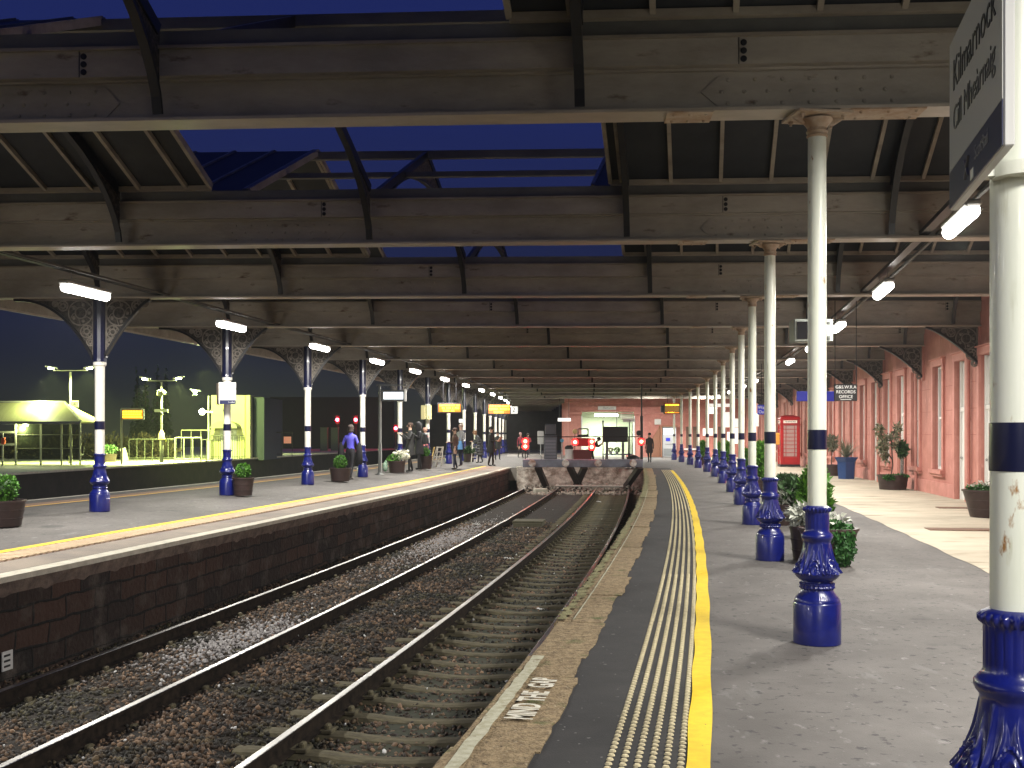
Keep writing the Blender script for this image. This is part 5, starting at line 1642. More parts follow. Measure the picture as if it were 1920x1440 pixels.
T = thing('sign_post', 'white post with a round blue disc on top, right of the slatted cabinet', 'sign post', (kx(1053.5), YK, 0))
m_ = MB(); m_.tube([(0, 0, 0), (0, 0, kz(830))], .035, 8); m_.obj('post', M['sign_white'], T)
m_ = MB(); m_.lathe([(.09, 0), (.09, .03)], 16, (0, -.02, kz(826)), M=Matrix.Rotation(R(90), 3, 'X')); m_.obj('disc', mat('light blue disc', (.15, .5, .75), .4), T)
T = thing('litter_bin', 'white litter bin with a black lid behind the buffer beam', 'bin', (kx(1067), YK, 0))
m_ = MB(); m_.lathe([(.16, 0), (.19, kz(842))], 20); m_.obj('bin', M['sign_white'], T)
m_ = MB(); m_.lathe([(.205, kz(842)), (.2, kz(838)), (.1, kz(835))], 20); m_.obj('lid', M['black'], T)
T = thing('dark_case', 'trunk tinted lamplight red with a hooped frame above, behind the middle of the buffer beam', 'trunk', (kx(1092), YK + .1, 0))
m_ = MB(); m_.box((0, 0, .42), (.85, .5, .84), bev=.03); m_.obj('trunk', mat('maroon lamp tint', (.12, .02, .02), .6), T)  # red lamp spill put into the trunk colour
m_ = MB(); m_.box((0, 0, kz(829)), (.62, .3, .38), bev=.03); m_.obj('red_glare_front', mat('red glare panel', (.6, .02, .02), .5), T)  # red glare between the lamps painted as this panel's colour
m_ = MB(); a = kx(1084) - kx(1092); b = kx(1103) - kx(1092)
m_.tube([(a, 0, kz(820)), (a, 0, kz(805)), (a + .04, 0, kz(804)), (b - .04, 0, kz(804)), (b, 0, kz(805)), (b, 0, kz(820))], .03, 6); m_.box(((a + b) / 2, 0, kz(817)), (b - a, .1, .12))
m_.obj('hoop', M['black'], T)
T = thing('convex_mirror', 'small round pale mirror on a stem left of the hooped frame', 'mirror', (kx(1079), YK + .5, 0))
m_ = MB(); m_.tube([(0, 0, 0), (0, 0, kz(812))], .02, 6); m_.obj('stem', M['black'], T)
m_ = MB(); m_.lathe([(.12, 0), (.11, .03), (.001, .04)], 18, (0, 0, kz(809)), M=Matrix.Rotation(R(90), 3, 'X')); m_.obj('disc', mat('yellowish disc', (.8, .65, .3), .4), T)
T = thing('information_stand', 'wide black information stand on two grey legs behind the buffer beam', 'information stand', (kx(1154), YK, 0))
m_ = MB(); m_.box((0, 0, (kz(800) + kz(829)) / 2), (kx(1177) - kx(1131), .18, kz(800) - kz(829)), bev=.02); m_.obj('board', M['black'], T)
for px in (1138, 1168): m_ = MB(); m_.box((kx(px) - kx(1154), 0, kz(822) / 2), (.11, .1, kz(822))); m_.obj('leg', mat('leg grey', (.12, .115, .12), .6), T)
T = thing('black_post', 'tall black post with a round disc at the right end of the buffer beam', 'post', (kx(1203), YK, 0))
m_ = MB(); m_.tube([(0, 0, 0), (0, 0, kz(780))], .07, 8); m_.tube([(0, 0, kz(780)), (0, 0, BOT)], .035, 8); m_.obj('post', M['black'], T)
m_ = MB(); m_.lathe([(.13, 0), (.13, .05)], 16, (-.13, -.05, kz(812)), M=Matrix.Rotation(R(90), 3, 'X')); m_.obj('disc', M['black'], T)
T = thing('direction_sign', 'white direction sign on a black pole in front of the bright doorway', 'sign', (kx(1181), YK, 0))
m_ = MB(); m_.tube([(0, 0, 0), (0, 0, kz(788))], .03, 8); m_.obj('pole', M['black'], T)
m_ = MB(); m_.box((-.06, 0, kz(788)), (.55, .04, .16)); m_.obj('panel', M['sign_white'], T)
T = thing('hanging_sign', 'white sign board hanging left of the end building corner', 'sign', at(1058, 787, 70))
m_ = MB(); m_.box((0, 0, 0), (.85, .06, .22), bev=.02); m_.obj('panel', M['glow_panel'], T)
for q in (-.3, .3): m_ = MB(); m_.tube([(q, 0, .1), (q, 0, 1.4)], .015, 6); m_.obj('rod', M['black'], T)
# table with cups and plants below the information stand
T = thing('garden_table', 'low table with small potted plants under the wide black information stand', 'table', (kx(1160), YK + .4, 0))
m_ = MB(); m_.box((0, 0, .62), (1.3, .5, .05)); m_.obj('table_top', mat('blue grey top', (.1, .14, .3), .5), T)
for q in (-.55, .55): m_ = MB(); m_.box((q, 0, .3), (.06, .4, .6)); m_.obj('leg', M['black'], T)
for (px, r_, mm, lab) in ((1146, .12, M['white_flower'], 'white potted flowers, leftmost on the low table'), (1158, .16, M['box_leaf'], 'small green potted plant in the middle of the low table')):
    t = thing('small_plant', lab, 'plant', (kx(px), YK + .3, .645)); m_ = MB(); m_.lathe([(.06, 0), (.08, .12)], 10); m_.obj('pot', M['sign_white'], t); leaves('foliage', [(0, 0, .2, r_, r_, .12)], 120, .05, mm, t)
t = thing('dome_cover', 'black dome shaped cover on the ground right of the low table', 'cover', (kx(1187), YK, 0)); m_ = MB()
m_.lathe([(.38, 0), (.38, .25), (.3, .48), (.15, .58), (.001, .6)], 16); m_.obj('cover', M['black'], t)
for i, px in enumerate((1170, 1178, 1186)):
    m_ = MB(); m_.lathe([(.06, 0), (.075, .16), (.05, .2)], 10); tag(m_.obj('white_tub', M['sign_white'], loc=(kx(px), YK - .8 + .1 * i, 0)), '%s small white tub behind the right end of the buffer beam' % ('left', 'middle', 'right')[i], 'tub', 'small white tubs')

# white A frame barriers on the left platform
for (px, py, lab) in ((822, 873.5, 'white slatted A frame barrier between a ball shrub planter and a left column'), (888, 866, 'white slatted A frame barrier left of the person in the long padded coat')):
    p = gpos(px, py, .2); t = thing('a_frame_barrier', lab, 'barrier', p, R(25), 'white barriers')
    u = p.y / FPX; H = 36 * u; w_ = 11 * u
    for s_ in (-1, 1):
        mb = MB()
        for q in (-1, 1): mb.bar((q * w_ / 2 - .1, s_ * .28, 0), (q * w_ / 2 + .08, s_ * .03, H), .045, .03)
        for q in range(4):
            f_ = .25 + .72 * q / 3; mb.bar((-w_ / 2 - .1 + .18 * f_, s_ * (.28 - .25 * f_), H * f_), (w_ / 2 - .1 + .18 * f_, s_ * (.28 - .25 * f_), H * f_), .03, .045)
        mb.obj('slatted_side', mat('off white timber', (.6, .56, .48), .6), t)
# small things left platform
for (px, py, lab, col) in ((722, 884, 'small white and green bag of rubbish by the cream flowered planter', (.5, .6, .5)),):
    p = gpos(px, py, .2); t = thing('bag', lab, 'bag', p); mb = MB(); mb.sphere((0, 0, .17), .14, 10, 8, (.7, .7, 1.3)); mb.sphere((.02, 0, .33), .05, 8, 6, (1, 1, 1.6)); mb.obj('sack', mat('bag', col, .5, col2=(.05, .25, .1), scale=9), t)
mb = MB(); p = gpos(812, 872, .2); mb.bar((-.14, 0, 0), (.05, .1, .8), .12, .02); tag(mb.obj('yellow_board', mat('yellow board', (.8, .5, .2), .6), loc=p), 'narrow yellow board leaning beside the ball shrub near the hooded person', 'board')

# ---------------------------------------------------------------- far platform and yard on the left
mb = MB(); uv = []
ysf = seq(6, 118, 60)
def fx(Y): return FPE.x(Y)
for Y in ysf: mb.v += [(fx(Y) - 26, Y, .2), (fx(Y), Y, .2), (fx(Y), Y, -1.2)]
for i in range(len(ysf) - 1):
    for q in (0, 1):
        a = i * 3 + q; mb.f.append([a, a + 1, a + 4, a + 3]); mb.mi.append(q); mb.smooth.append(False)
tag(mb.obj('far_platform', [mat('far platform paving', (.3, .29, .24), .8, col2=(.38, .37, .3), scale=.8), mat('far platform wall', (.02, .02, .017), .9, col2=(.035, .03, .025), scale=2)]), kind='structure')
mb = MB()
for a, b in zip(ysf, ysf[1:]): mb.bar((fx(a) + .03, a, .165), (fx(b) + .03, b, .165), .2, .07)
tag(mb.obj('far_platform_edge', M['edge_white']), kind='structure')
YG = (.62, .98, .30)  # yellow green lamplight
M['yard_lamp'] = emis('yard lamp lens', (.9, 1.0, .5), 60)
M['pole'] = mat('pale pole', (.36, .36, .28), .6)
def spot(parent, loc, power, size=110, col=(.85, 1.0, .30), rot=(0, 0, 0), blend=.6):
    la = bpy.data.lights.new('light', 'SPOT'); la.energy = power; la.color = col; la.spot_size = R(size); la.spot_blend = blend; la.shadow_soft_size = .12
    lo = bpy.data.objects.new('light', la); link(lo, parent, loc); lo.rotation_euler = rot
    return lo
def yard_post(label, px, pybase, Y, ptop, heads, power):
    z0 = .2; p = Vector(((px - CX) * Y / FPX, Y, z0)); T = thing('lamp_post', label, 'lamp post', p, 0, 'yard lamp posts')
    u = Y / FPX
    ht = EYE - (ptop - HY) * u - z0
    mb = MB(); mb.tube([(0, 0, 0), (0, 0, 1.1)], .09, 10); mb.tube([(0, 0, 1.1), (0, 0, ht)], .05, 8)
    if heads: mb.tube([((heads[0][0] - px) * u + .1, 0, ht + .06), ((heads[-1][0] - px) * u - .1, 0, ht + .06)], .025, 6)
    mb.obj('pole', M['pole'], T)
    for (hx, hy, pw) in heads:
        o = bpy.data.objects.new('lamp_head', None); link(o, T, ((hx - px) * u, 0, EYE - (hy - HY) * u - z0))
        s_ = 1 if hx > px else -1
        mb = MB(); mb.box((0, 0, .05), (.55, .22, .09), Matrix.Rotation(R(-10 * s_), 3, 'Y'), bev=.03); mb.obj('head', M['housing'], o)
        mb = MB(); mb.sphere((0, -.02, -.01), .11, 10, 6, (1.4, .9, .5)); mb.obj('lens', M['yard_lamp'], o)
        spot(o, (0, 0, -.1), pw * power * 1.6, 125, rot=(0, R(8 * s_), 0))
    return T
t = yard_post('pale twin headed lamp post right of the lit shelter roof, carrying the number 4 plate', 132, 869, 50, 697, [(96, 690, .6), (168, 690, 1.2)], 3600)
tp = t
sg = sign('platform_number_sign', 'pale number 4 plate on the lamp post above the shelter roof', 'sign', at(140, 758, 49.7), 0, .36, .3, mat('pale plate', (.6, .62, .45), .5), [('4', .28, 0, 0, 1)], M['ink'])
sign('notice', 'small pale notice below the number 4 plate, half behind the shelter roof', 'notice', at(133, 776, 49.7), 0, .36, .38, mat('pale plate b', (.55, .58, .42), .5))
t = yard_post('pale twin headed lamp post with cameras and a direction plate in the yard', 303, 861, 52, 716, [(272, 710, .9), (335, 709, 1.7)], 3000)
mb = MB(); u = 52 / FPX; mb.box((-.12, 0, (861 - 731) * u), (.16, .16, .28), bev=.02); mb.bar((.05, 0, (861 - 727) * u), (.22, -.1, (861 - 732) * u), .1, .12); mb.obj('camera', M['pole'], t)
mb = MB(); mb.box((0, -.06, (861 - 764) * u), (.66, .03, .14)); mb.obj('name_plate', mat('pale plate c', (.6, .62, .5), .5), t)
mb = MB(); mb.box((0, -.04, (861 - 769) * u), (.14, .12, .16), bev=.03); mb.lathe([(.1, 0), (.085, .62 * 1.9)], 10); mb.obj('dark_foot', M['black'], t)
mb = MB(); mb.lathe([(.16, (861 - 818) * u), (.13, (861 - 806) * u), (.05, (861 - 800) * u)], 10); mb.obj('flower_basket', mat('basket', (.5, .35, .25), .8), t)
t = yard_post('short lamp post with one lamp left of the yellow lit tower', 391, 858, 57, 742, [(366, 733, .5)], 1800)
t['label'] = 'pale post with a small high lamp, just left of the yellow lit tower'
# bright globe lamps
for (px, py, Y, pw, lab) in ((379, 772, 55, 1500, 'very bright round lamp on a bracket left of the yellow lit tower'), (503, 808, 75, 500, 'bright round lamp on a low post right of the yellow lit tower'),
                             ):
    p = at(px, py, Y); t = thing('globe_lamp', lab, 'lamp', p, 0, 'bright yard lamps')
    mb = MB(); mb.sphere((0, 0, 0), .15, 14, 10); mb.obj('globe', M['yard_lamp'], t)
    mb = MB()
    if px < 400: mb.tube([(.12, 0, 0), (.5, .1, -.02)], .025, 6)
    else: mb.tube([(0, 0, -.12), (0, 0, .2 - p.z)], .035, 6)
    mb.obj('bracket', M['pole'], t)
    la = bpy.data.lights.new('light', 'POINT'); la.energy = pw * 1.5; la.color = (.85, 1, .4); la.shadow_soft_size = .2
    lo = bpy.data.objects.new('light', la); link(lo, t, (0, -.35, 0))
# shelter
YS = 46.6; u = YS / FPX
def sx_(px): return (px - CX) * YS / FPX
def sz_(py): return EYE - (py - HY) * YS / FPX
T = thing('waiting_shelter', 'waiting shelter with a bright yellow lit pitched roof and glass walls at the left edge', 'shelter')
D = 2.6
ew, ee = sx_(-90), sx_(151)
ze, zr = sz_(790), sz_(753)
rw, re_ = sx_(-60), sx_(98)
mb = MB()
A = [(ew, YS, ze), (ee, YS, ze), (ee, YS + D, ze), (ew, YS + D, ze), (rw, YS + D / 2, zr), (re_, YS + D / 2, zr)]
mb.add(A, [[0, 1, 5, 4], [1, 2, 5], [2, 3, 4, 5], [3, 0, 4]])
mb.add([(x, y_, z - .05) for x, y_, z in A], [[0, 4, 5, 1], [1, 5, 2], [2, 5, 4, 3], [3, 4, 0]])
mb.obj('roof', mat('ribbed pale roof sheet', (.52, .52, .24), .6, col2=(.45, .45, .2), scale=3, stretch=(3, .3, 1)), T)
mb = MB(); mb.bar((ew, YS - .03, ze - .06), (ee + .02, YS - .03, ze - .06), .08, .12); mb.bar((rw, YS + D / 2, zr + .03), (re_, YS + D / 2, zr + .03), .12, .08); mb.bar((re_, YS + D / 2, zr + .02), (ee, YS, ze + .02), .08, .06)
mb.obj('roof_trim', M['pole'], T)
M['shelter_glass'] = mat('shelter glass', (.06, .07, .04), .08)
M['shelter_glass'].node_tree.nodes['Principled BSDF'].inputs['Alpha'].default_value = .45
xs = [sx_(v) for v in (-85, -35, 24, 71, 110, 128, 145)]
mb = MB()
for i, x in enumerate(xs): mb.box((x, YS + .3, (ze + .2) / 2), (.07, .07, ze - .2))
mb.obj('post', M['pole'], T)
for a, b in zip(xs[2:], xs[3:]):
    mb = MB(); mb.box(((a + b) / 2, YS + .3, (ze + .4) / 2), (b - a - .08, .012, ze - .5)); mb.obj('glass_panel', M['shelter_glass'], T)
    mb = MB()
    for z in (.95, 1.55): mb.box(((a + b) / 2, YS + .285, z), (b - a - .06, .03, .035))
    mb.obj('glazing_rail', mat('dull rail', (.2, .2, .13), .6), T)
mb = MB()
for z in (.45, 1.12, 1.66): mb.bar((ew, YS + .3, z), (xs[2], YS + .3, z), .05, .09)
mb.obj('white_rail', M['pole'], T)
mb = MB(); mb.box(((xs[3] + xs[5]) / 2, YS + 1.4, .65), (1.4, .4, .06)); mb.box(((xs[3] + xs[5]) / 2, YS + 1.6, .85), (1.4, .05, .3)); mb.obj('bench', M['black'], T)
for (px, py, pw, lab) in ((57, 755, 110, 'ridge'), (36, 797, 60, 'inside')):
    o = bpy.data.objects.new('shelter_lamp', None); link(o, T, (sx_(px), YS + (D / 2 - .1 if lab == 'ridge' else .6), sz_(py)))
    mb = MB(); mb.sphere((0, 0, 0), .09, 10, 6, (1.6, 1, .6)); mb.obj('lens', M['yard_lamp'], o)
    la = bpy.data.lights.new('light', 'POINT'); la.energy = pw * 2.4; la.color = (.9, 1, .5); la.shadow_soft_size = .1
    lo = bpy.data.objects.new('light', la); link(lo, o, (0, -.4, .25 if lab == 'ridge' else -.15))
mb = MB(); mb.tube([(0, 0, .2), (0, 0, sz_(812))], .04, 8); o = mb.obj('help_point', M['pole'], None, (sx_(11), YS - .3, 0)); tag(o, 'pale post at the left edge in front of the shelter, with an orange red box', 'help point')
mb = MB(); mb.box((.06, -.06, sz_(827)), (.16, .12, .3), bev=.03); mb.obj('orange_box', mat('orange red', (.8, .15, .05), .5), o)
# orange yard display
Y = 48.5
p = Vector(((228 - CX) * Y / FPX, Y, .2)); T = thing('departure_board', 'orange departure board on a pale bracket post in the yard beyond the left platform', 'departure board', p, 0, 'orange departure boards')
u = Y / FPX; zt = EYE - (766 - HY) * u - .2
mb = MB(); mb.tube([(0, 0, 0), (0, 0, zt)], .05, 8); mb.bar((0, 0, zt), (38 * u, 0, zt), .06, .06)
for q in (10, 24, 36): mb.tube([(q * u, 0, zt), (q * u, 0, zt - .1)], .015, 5)
mb.obj('bracket_post', M['pole'], T)
mb = MB(); mb.box((21 * u, .06, zt - 11 * u), (.98, .16, .5), bev=.02); mb.obj('case', M['pole'], T)
mb = MB(); mb.box((21 * u, -.03, zt - 11 * u), (.9, .01, .38)); mb.obj('screen', mat('yard amber', (.05, .02, 0), .4, emit=(1, .36, .01), estr=1.3), T)
mb = MB(); r2 = random.Random(5)
for i in range(3):
    x = 2.5 * u
    while x < 37 * u: L = r2.uniform(.05, .1); mb.box((x + L / 2, -.04, zt - 6 * u - i * 5 * u), (L, .004, .07)); x += L + .03
mb.obj('led_text', M['amber'], T)
# small things in the yard
p = gpos(233, 864, .2); mb = MB(); mb.box((0, 0, .33), (.3, .03, .66), Matrix.Rotation(R(-14), 3, 'Y')); tag(mb.obj('leaning_sign', M['sign_white'], loc=p), 'small white board leaning at the foot of the orange board post', 'sign')
p = gpos(205, 866, .2); t = thing('planter', 'round dark planter with a dark shrub behind the largest left column', 'planter', p, 0, 'planters on the platforms'); pot_mesh(t, .3, .36, .4); leaves('foliage', [(0, 0, .62, .4, .4, .26)], 400, .07, M['dark_leaf'], t)
p = gpos(309, 860, .2); t = thing('bollard_sign', 'yellow topped pale stand beside the twin headed lamp post', 'stand', p, 0); mb = MB(); mb.tube([(0, 0, .04), (0, 0, 1.0)], .03, 8); mb.lathe([(.22, 0), (.2, .05), (.03, .1)], 12); mb.obj('stand', M['pole'], t); mb = MB(); mb.lathe([(.05, .82), (.12, 1.0), (.12, 1.12)], 10); mb.obj('yellow_top', mat('yellow top', (.8, .75, .1), .5), t)
def fence(label, x0p, x1p, Y, zb, h, n, group='yard railings', rows=2, m=None, Y2=None):
    Y2 = Y2 or Y
    a = Vector(((x0p - CX) * Y / FPX, Y, zb)); b = Vector(((x1p - CX) * Y2 / FPX, Y2, zb)); L = b - a
    t = thing('railing', label, 'railing', a, 0, group)
    mb = MB()
    mb.tube([(0, 0, h), L + Vector((0, 0, h))], .03, 6)
    if rows > 1: mb.tube([(0, 0, .15), L + Vector((0, 0, .15))], .015, 6)
    mb.obj('rail', m or M['pole'], t)
    mb = MB()
    for i in range(n + 1): q = L * (i / n); mb.tube([q, q + Vector((0, 0, h))], .018, 5)
    mb.obj('uprights', m or M['pole'], t)
M['dullrail'] = mat('dull green rail', (.06, .065, .045), .6)
fence('long low railing behind the lamp posts in the yard', 242, 330, 55, .2, 1.12, 6, m=M['dullrail'])
fence('pale tubular railing in front of the yellow lit tower', 328, 378, 54, .2, 1.2, 3)
fence('higher pale railing behind, left of the yellow lit tower', 340, 395, 60, .2, 1.6, 3)
fence('dark tubular railing left of the tower with a ramp beside it', 376, 398, 52, .2, 1.1, 2, m=M['dullrail'])
fence('upright bar railing at the foot of the yellow lit tower', 396, 458, 58, .2, 1.3, 14, m=M['dullrail'])
fence('grey railing right of the yellow lit tower', 487, 548, 66, .2, 1.5, 3, m=M['dullrail'])
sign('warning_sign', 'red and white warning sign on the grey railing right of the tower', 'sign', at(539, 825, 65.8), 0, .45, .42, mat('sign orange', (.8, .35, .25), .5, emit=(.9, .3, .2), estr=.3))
# yellow lit tower
YT = 62; u = YT / FPX
T = thing('lift_tower', 'yellow lit square tower with a curved porch beyond the left platform', 'tower')
x0, x1 = (396 - CX) * u, (468 - CX) * u; zt = EYE - (741 - HY) * u
mb = MB(); mb.box(((x0 + x1) / 2, YT + 2, (zt + .2) / 2), (x1 - x0, 4, zt - .2)); mb.obj('wall', mat('pale yellow render', (.62, .6, .36), .75, col2=(.55, .54, .32), scale=1), T)
mb = MB(); mb.box((x1 - .06, YT - .03, (zt + .2) / 2), (.2, .08, zt - .2)); mb.tube([(x1 - .26, YT - .06, .2), (x1 - .26, YT - .06, zt)], .03, 6)
for z in (1.9, 2.7): mb.box(((x0 + x1) / 2, YT - .004, z), (x1 - x0, .01, .02))
mb.obj('trim', mat('trim yellow', (.6, .6, .3), .7), T)
mb = MB(); n = 10; w_ = (452 - 402) * u
pts = [(w_ / 2 * -math.cos(PI * i / n), .42 * math.sin(PI * i / n)) for i in range(n + 1)]
mb.prism([(a, b) for a, b in pts], -1.0, 0, c=((428 - CX) * u, YT, EYE - (803 - HY) * u)); mb.obj('porch_roof', mat('porch grey', (.3, .3, .22), .6), T)
mb = MB(); mb.box(((437 - CX) * u, YT - .03, 1.15), (.42, .06, 1.9)); mb.box(((420 - CX) * u, YT - .03, 1.15), (.42, .06, 1.9)); mb.obj('door', M['sign_white'], T)
mb = MB(); mb.box(((456 - CX) * u, YT - .05, 1.2), (.3, .05, .8)); mb.obj('panel', mat('yellow panel', (.7, .7, .3), .5), T)
o = bpy.data.objects.new('porch_lamp', None); link(o, T, ((437 - CX) * u, YT - .5, EYE - (799 - HY) * u))
mb = MB(); mb.sphere((0, 0, 0), .08, 8, 6); mb.obj('lens', M['yard_lamp'], o)
la = bpy.data.lights.new('light', 'POINT'); la.energy = 60; la.color = (.95, 1, .7); lo = bpy.data.objects.new('light', la); link(lo, o, (0, -.2, -.12))
spot(T, ((425 - CX) * u, YT - 5, 5.0), 4300, 80, rot=(R(58), 0, 0), col=(.85, 1.0, .25))
# grey block behind tower to its right
mb = MB(); mb.box(((478 - CX) * u * 1.0, YT + 3.2, 1.9), (.75, 5, 3.7)); tag(mb.obj('annex', mat('blue grey wall', (.045, .06, .08), .8)), 'blue grey narrow annex wall right of the yellow lit tower', 'annex')
# pale cabinets beyond
for (px, lab) in ((608, 'tall pale green cabinet beyond the tracks, left one of two'), (628, 'tall pale green cabinet beyond the tracks, right one of two')):
    p = at(px, 846, 90); mb = MB(); mb.box((0, 0, 1.0), (.6, .5, 2.0), bev=.02); mb.box((0, 0, 2.03), (.66, .56, .06)); tag(mb.obj('trackside_cabinet', mat('cabinet pale', (.12, .13, .11), .7), loc=(p.x, 90, .1)), lab, 'cabinet', 'trackside cabinets')
# red signals
M['sig'] = emis('red signal lens', (1, .03, .05), 70)
for (px, py, Y, lab) in ((632.5, 787, 95, 'red railway signal light, left one of the high pair beyond the tracks'), (667, 787, 95, 'red railway signal light beside a left column, right one of the high pair'), (742, 803, 100, 'lower red railway signal light seen beside a far left column')):
    p = at(px, py, Y); t = thing('railway_signal', lab, 'signal', (p.x, Y, -1), 0, 'red railway signals')
    z = p.z + 1
    mb = MB(); mb.tube([(0, .2, 0), (0, .2, z + .3)], .07, 8); mb.box((0, .08, z), (.4, .2, .8), bev=.03); mb.obj('post', M['black'], t)
    mb = MB(); mb.lathe([(.15, 0), (.14, .03), (.001, .06)], 16, (0, -.03, z), M=Matrix.Rotation(R(90), 3, 'X')); mb.obj('lens', M['sig'], t)
    la = bpy.data.lights.new('light', 'POINT'); la.energy = 120; la.color = (1, .01, .03); la.shadow_soft_size = .12; lo = bpy.data.objects.new('light', la); link(lo, t, (0, -.3, z))
# conifers far away, hedge, distant shed
for i, (px, py, w_) in enumerate(((257, 688, 1.0), (273, 688, .9), (295, 686, 1.1), (310, 688, 1.0))):
    Y = 110; p = at(px, py, Y); H = p.z + 1; t = thing('conifer_tree', ('leftmost', 'second', 'third', 'rightmost')[i] + ' of the four dark pointed conifers against the dusk sky', 'tree', (p.x, Y, -1), 0, 'dark conifers on the skyline')
    mb = MB(); mb.tube([(0, 0, 0), (0, 0, H * .9)], [.16, .04], 7); mb.obj('trunk', M['bark'], t)
    cs = []
    for q in range(9):
        f_ = q / 8; cs.append((rnd.uniform(-.06, .06), 0, H * (.3 + .66 * f_), (1.05 - .95 * f_) * .75 * w_, (1.05 - .95 * f_) * .75 * w_, H * .06))
    leaves('crown', cs, 900, .16, M['dark_leaf'], t, elong=1.6, droop=.4, shell=.1)
cs = []
for q in range(60):
    x = -34 + q * .25; cs.append((x, 60 + rnd.uniform(-1, 1), .5 + rnd.uniform(0, .3), .8, .8, rnd.uniform(.5, 1.15)))
M['scrub'] = mat('scrub leaf', (.06, .055, .025), .9, col2=(.13, .10, .045), scale=1.5)
tag(leaves('hedge', cs, 15000, .11, M['scrub'], None, elong=2.0, ups=.6, shell=.1), 'scrubby hedge and brambles growing behind the shelter and yard railings', kind='stuff')
mb = MB(); mb.box((-17.5, 104, 2.1), (12, 1, 6.2))
tag(mb.obj('distant_shed', mat('dark shed', (.03, .03, .035), .9)), 'long dark shed wall far beyond the tracks, left of the covered platform end', 'shed')
# ---------------------------------------------------------------- people
def person(label, loc, face, H=1.7, top=(.02, .02, .02), legs=(.015, .015, .02), skin=(.5, .3, .22), hair=(.03, .02, .015), lean=0.0,
           arms=None, stride=.12, coat=0.0, hood=False, hairlen=0, shoe=(.02, .02, .02), sleeve=None, bend=0.0, headturn=0.0, headdown=0.0, kneel=0.0):
    """face = rotation about z; the figure faces local -Y when 0"""
    s = H / 1.75
    t = thing('person', label, 'person', loc, face, 'people on the platforms')
    L = {}
    lean_v = Vector((0, -math.sin(lean), math.cos(lean)))
    hip = Vector((0, 0, .93 - kneel * .3)); 
    def up(d, side=0.0, fwd=0.0): return hip + lean_v * d + Vector((side, -fwd, 0))
    J = [hip, up(.14), up(.32), up(.48), up(.56)]       # pelvis, waist, chest, upper chest, neck base
    hd = lean + headdown
    hv = Vector((0, -math.sin(hd), math.cos(hd)))
    neck = J[4] + hv * .07; skull = neck + hv * .11 + Vector((0, -.012, 0)); crown = skull + hv * .07
    V = [J[0], J[1], J[2], J[3], J[4], neck, skull, crown]
    Rr = [(.155, .115), (.135, .10), (.165, .115), (.15, .10), (.075, .07), (.055, .055), (.085, .1), (.07, .085)]
    reg = [1, 0, 0, 0, 0, 2, 2, 2]
    E = [(0, 1), (1, 2), (2, 3), (3, 4), (4, 5), (5, 6), (6, 7)]
    def addv(p, r, g, par):
        V.append(Vector(p)); Rr.append(r if isinstance(r, tuple) else (r, r)); reg.append(g); E.append((par, len(V) - 1)); return len(V) - 1
    arms = arms or {-1: ((-.05, .06, -.28), (-.02, -.06, -.25)), 1: ((.05, .06, -.28), (.02, -.06, -.25))}
    for sd in (-1, 1):
        sh = addv(up(.46, sd * .175), (.062, .062), 0, 3)
        a, b = arms[sd]
        el = V[sh] + Vector(a); wr = el + Vector(b)
        e_ = addv(el, .044, 0, sh); w_ = addv(wr, .03, 0, e_)
        d = Vector(b).normalized()
        palm = addv(wr + d * .07, (.036, .02), 2, w_)
        sidev = d.cross(Vector((0, 0, 1)))
        if sidev.length < .2: sidev = Vector((0, 1, 0))
        sidev.normalize(); curl = sidev.cross(d).normalized()
        for q, ln in enumerate((.075, .085, .08, .062)):
            o_ = sidev * (.027 - .018 * q)
            f1 = addv(V[palm] + o_ + d * ln * .55, .0085, 2, palm); addv(V[f1] + d * ln * .3 - curl * ln * .35, .0075, 2, f1)
        th = addv(V[w_] + sidev * .042 + d * .05, .0095, 2, w_); addv(V[th] + d * .03 + sidev * .008, .008, 2, th)
    for sd in (-1, 1):
        hp = addv(hip + Vector((sd * .09, 0, -.06)), (.095, .1), 1, 0)
        fy = -stride * sd
        kn = addv((sd * .095, fy * .45 - .02 - kneel * .25, .50 - kneel * .12), (.062, .065), 1, hp)
        an = addv((sd * .095, fy + (.05 if fy > 0 else 0), .09), (.042, .045), 1, kn)
        hl = addv((sd * .095, fy + .03, .045), .036, 3, an)
        addv((sd * .11, fy - .13, .032), (.038, .028), 3, hl)
    me = bpy.data.meshes.new('body')
    me.from_pydata([v * s for v in V], E, [])
    tmp = bpy.data.objects.new('tmp', me); C.objects.link(tmp)
    sk = tmp.modifiers.new('skin', 'SKIN'); sk.use_smooth_shade = True; sk.branch_smoothing = .2
    for i, v in enumerate(me.skin_vertices[0].data):
        v.radius = (Rr[i][0] * s, Rr[i][1] * s)
        v.use_root = (i == 0)
    sb = tmp.modifiers.new('sub', 'SUBSURF'); sb.levels = 1; sb.render_levels = 1
    dg = bpy.context.evaluated_depsgraph_get(); dg.update()
    ev = bpy.data.meshes.new_from_object(tmp.evaluated_get(dg)); bpy.data.objects.remove(tmp)
    ev.name = 'body'
    mats_ = [mat('jacket', top, .8), mat('trousers', legs, .8), mat('skin', skin, .55), mat('shoes', shoe, .6)]
    ev.materials.clear()
    for q in mats_: ev.materials.append(q)
    vv = np.array([v[:] for v in V]) * s
    for pl in ev.polygons:
        c_ = np.array(pl.center[:]); i = int(np.argmin(((vv - c_) ** 2).sum(1))); pl.material_index = reg[i]
    o = bpy.data.objects.new('body', ev); link(o, t)
    # face and hair
    fh = Matrix.Rotation(headturn, 3, 'Z')
    sk_ = skull * s
    f = MB()
    f.sphere(sk_ + fh @ Vector((0, -.098, -.005)) * s, .016 * s, 6, 4, (1, 1.3, 1.5))
    for q in (-1, 1): f.sphere(sk_ + fh @ Vector((q * .086, .0, .0)) * s, .02 * s, 6, 4, (.5, 1, 1.5))
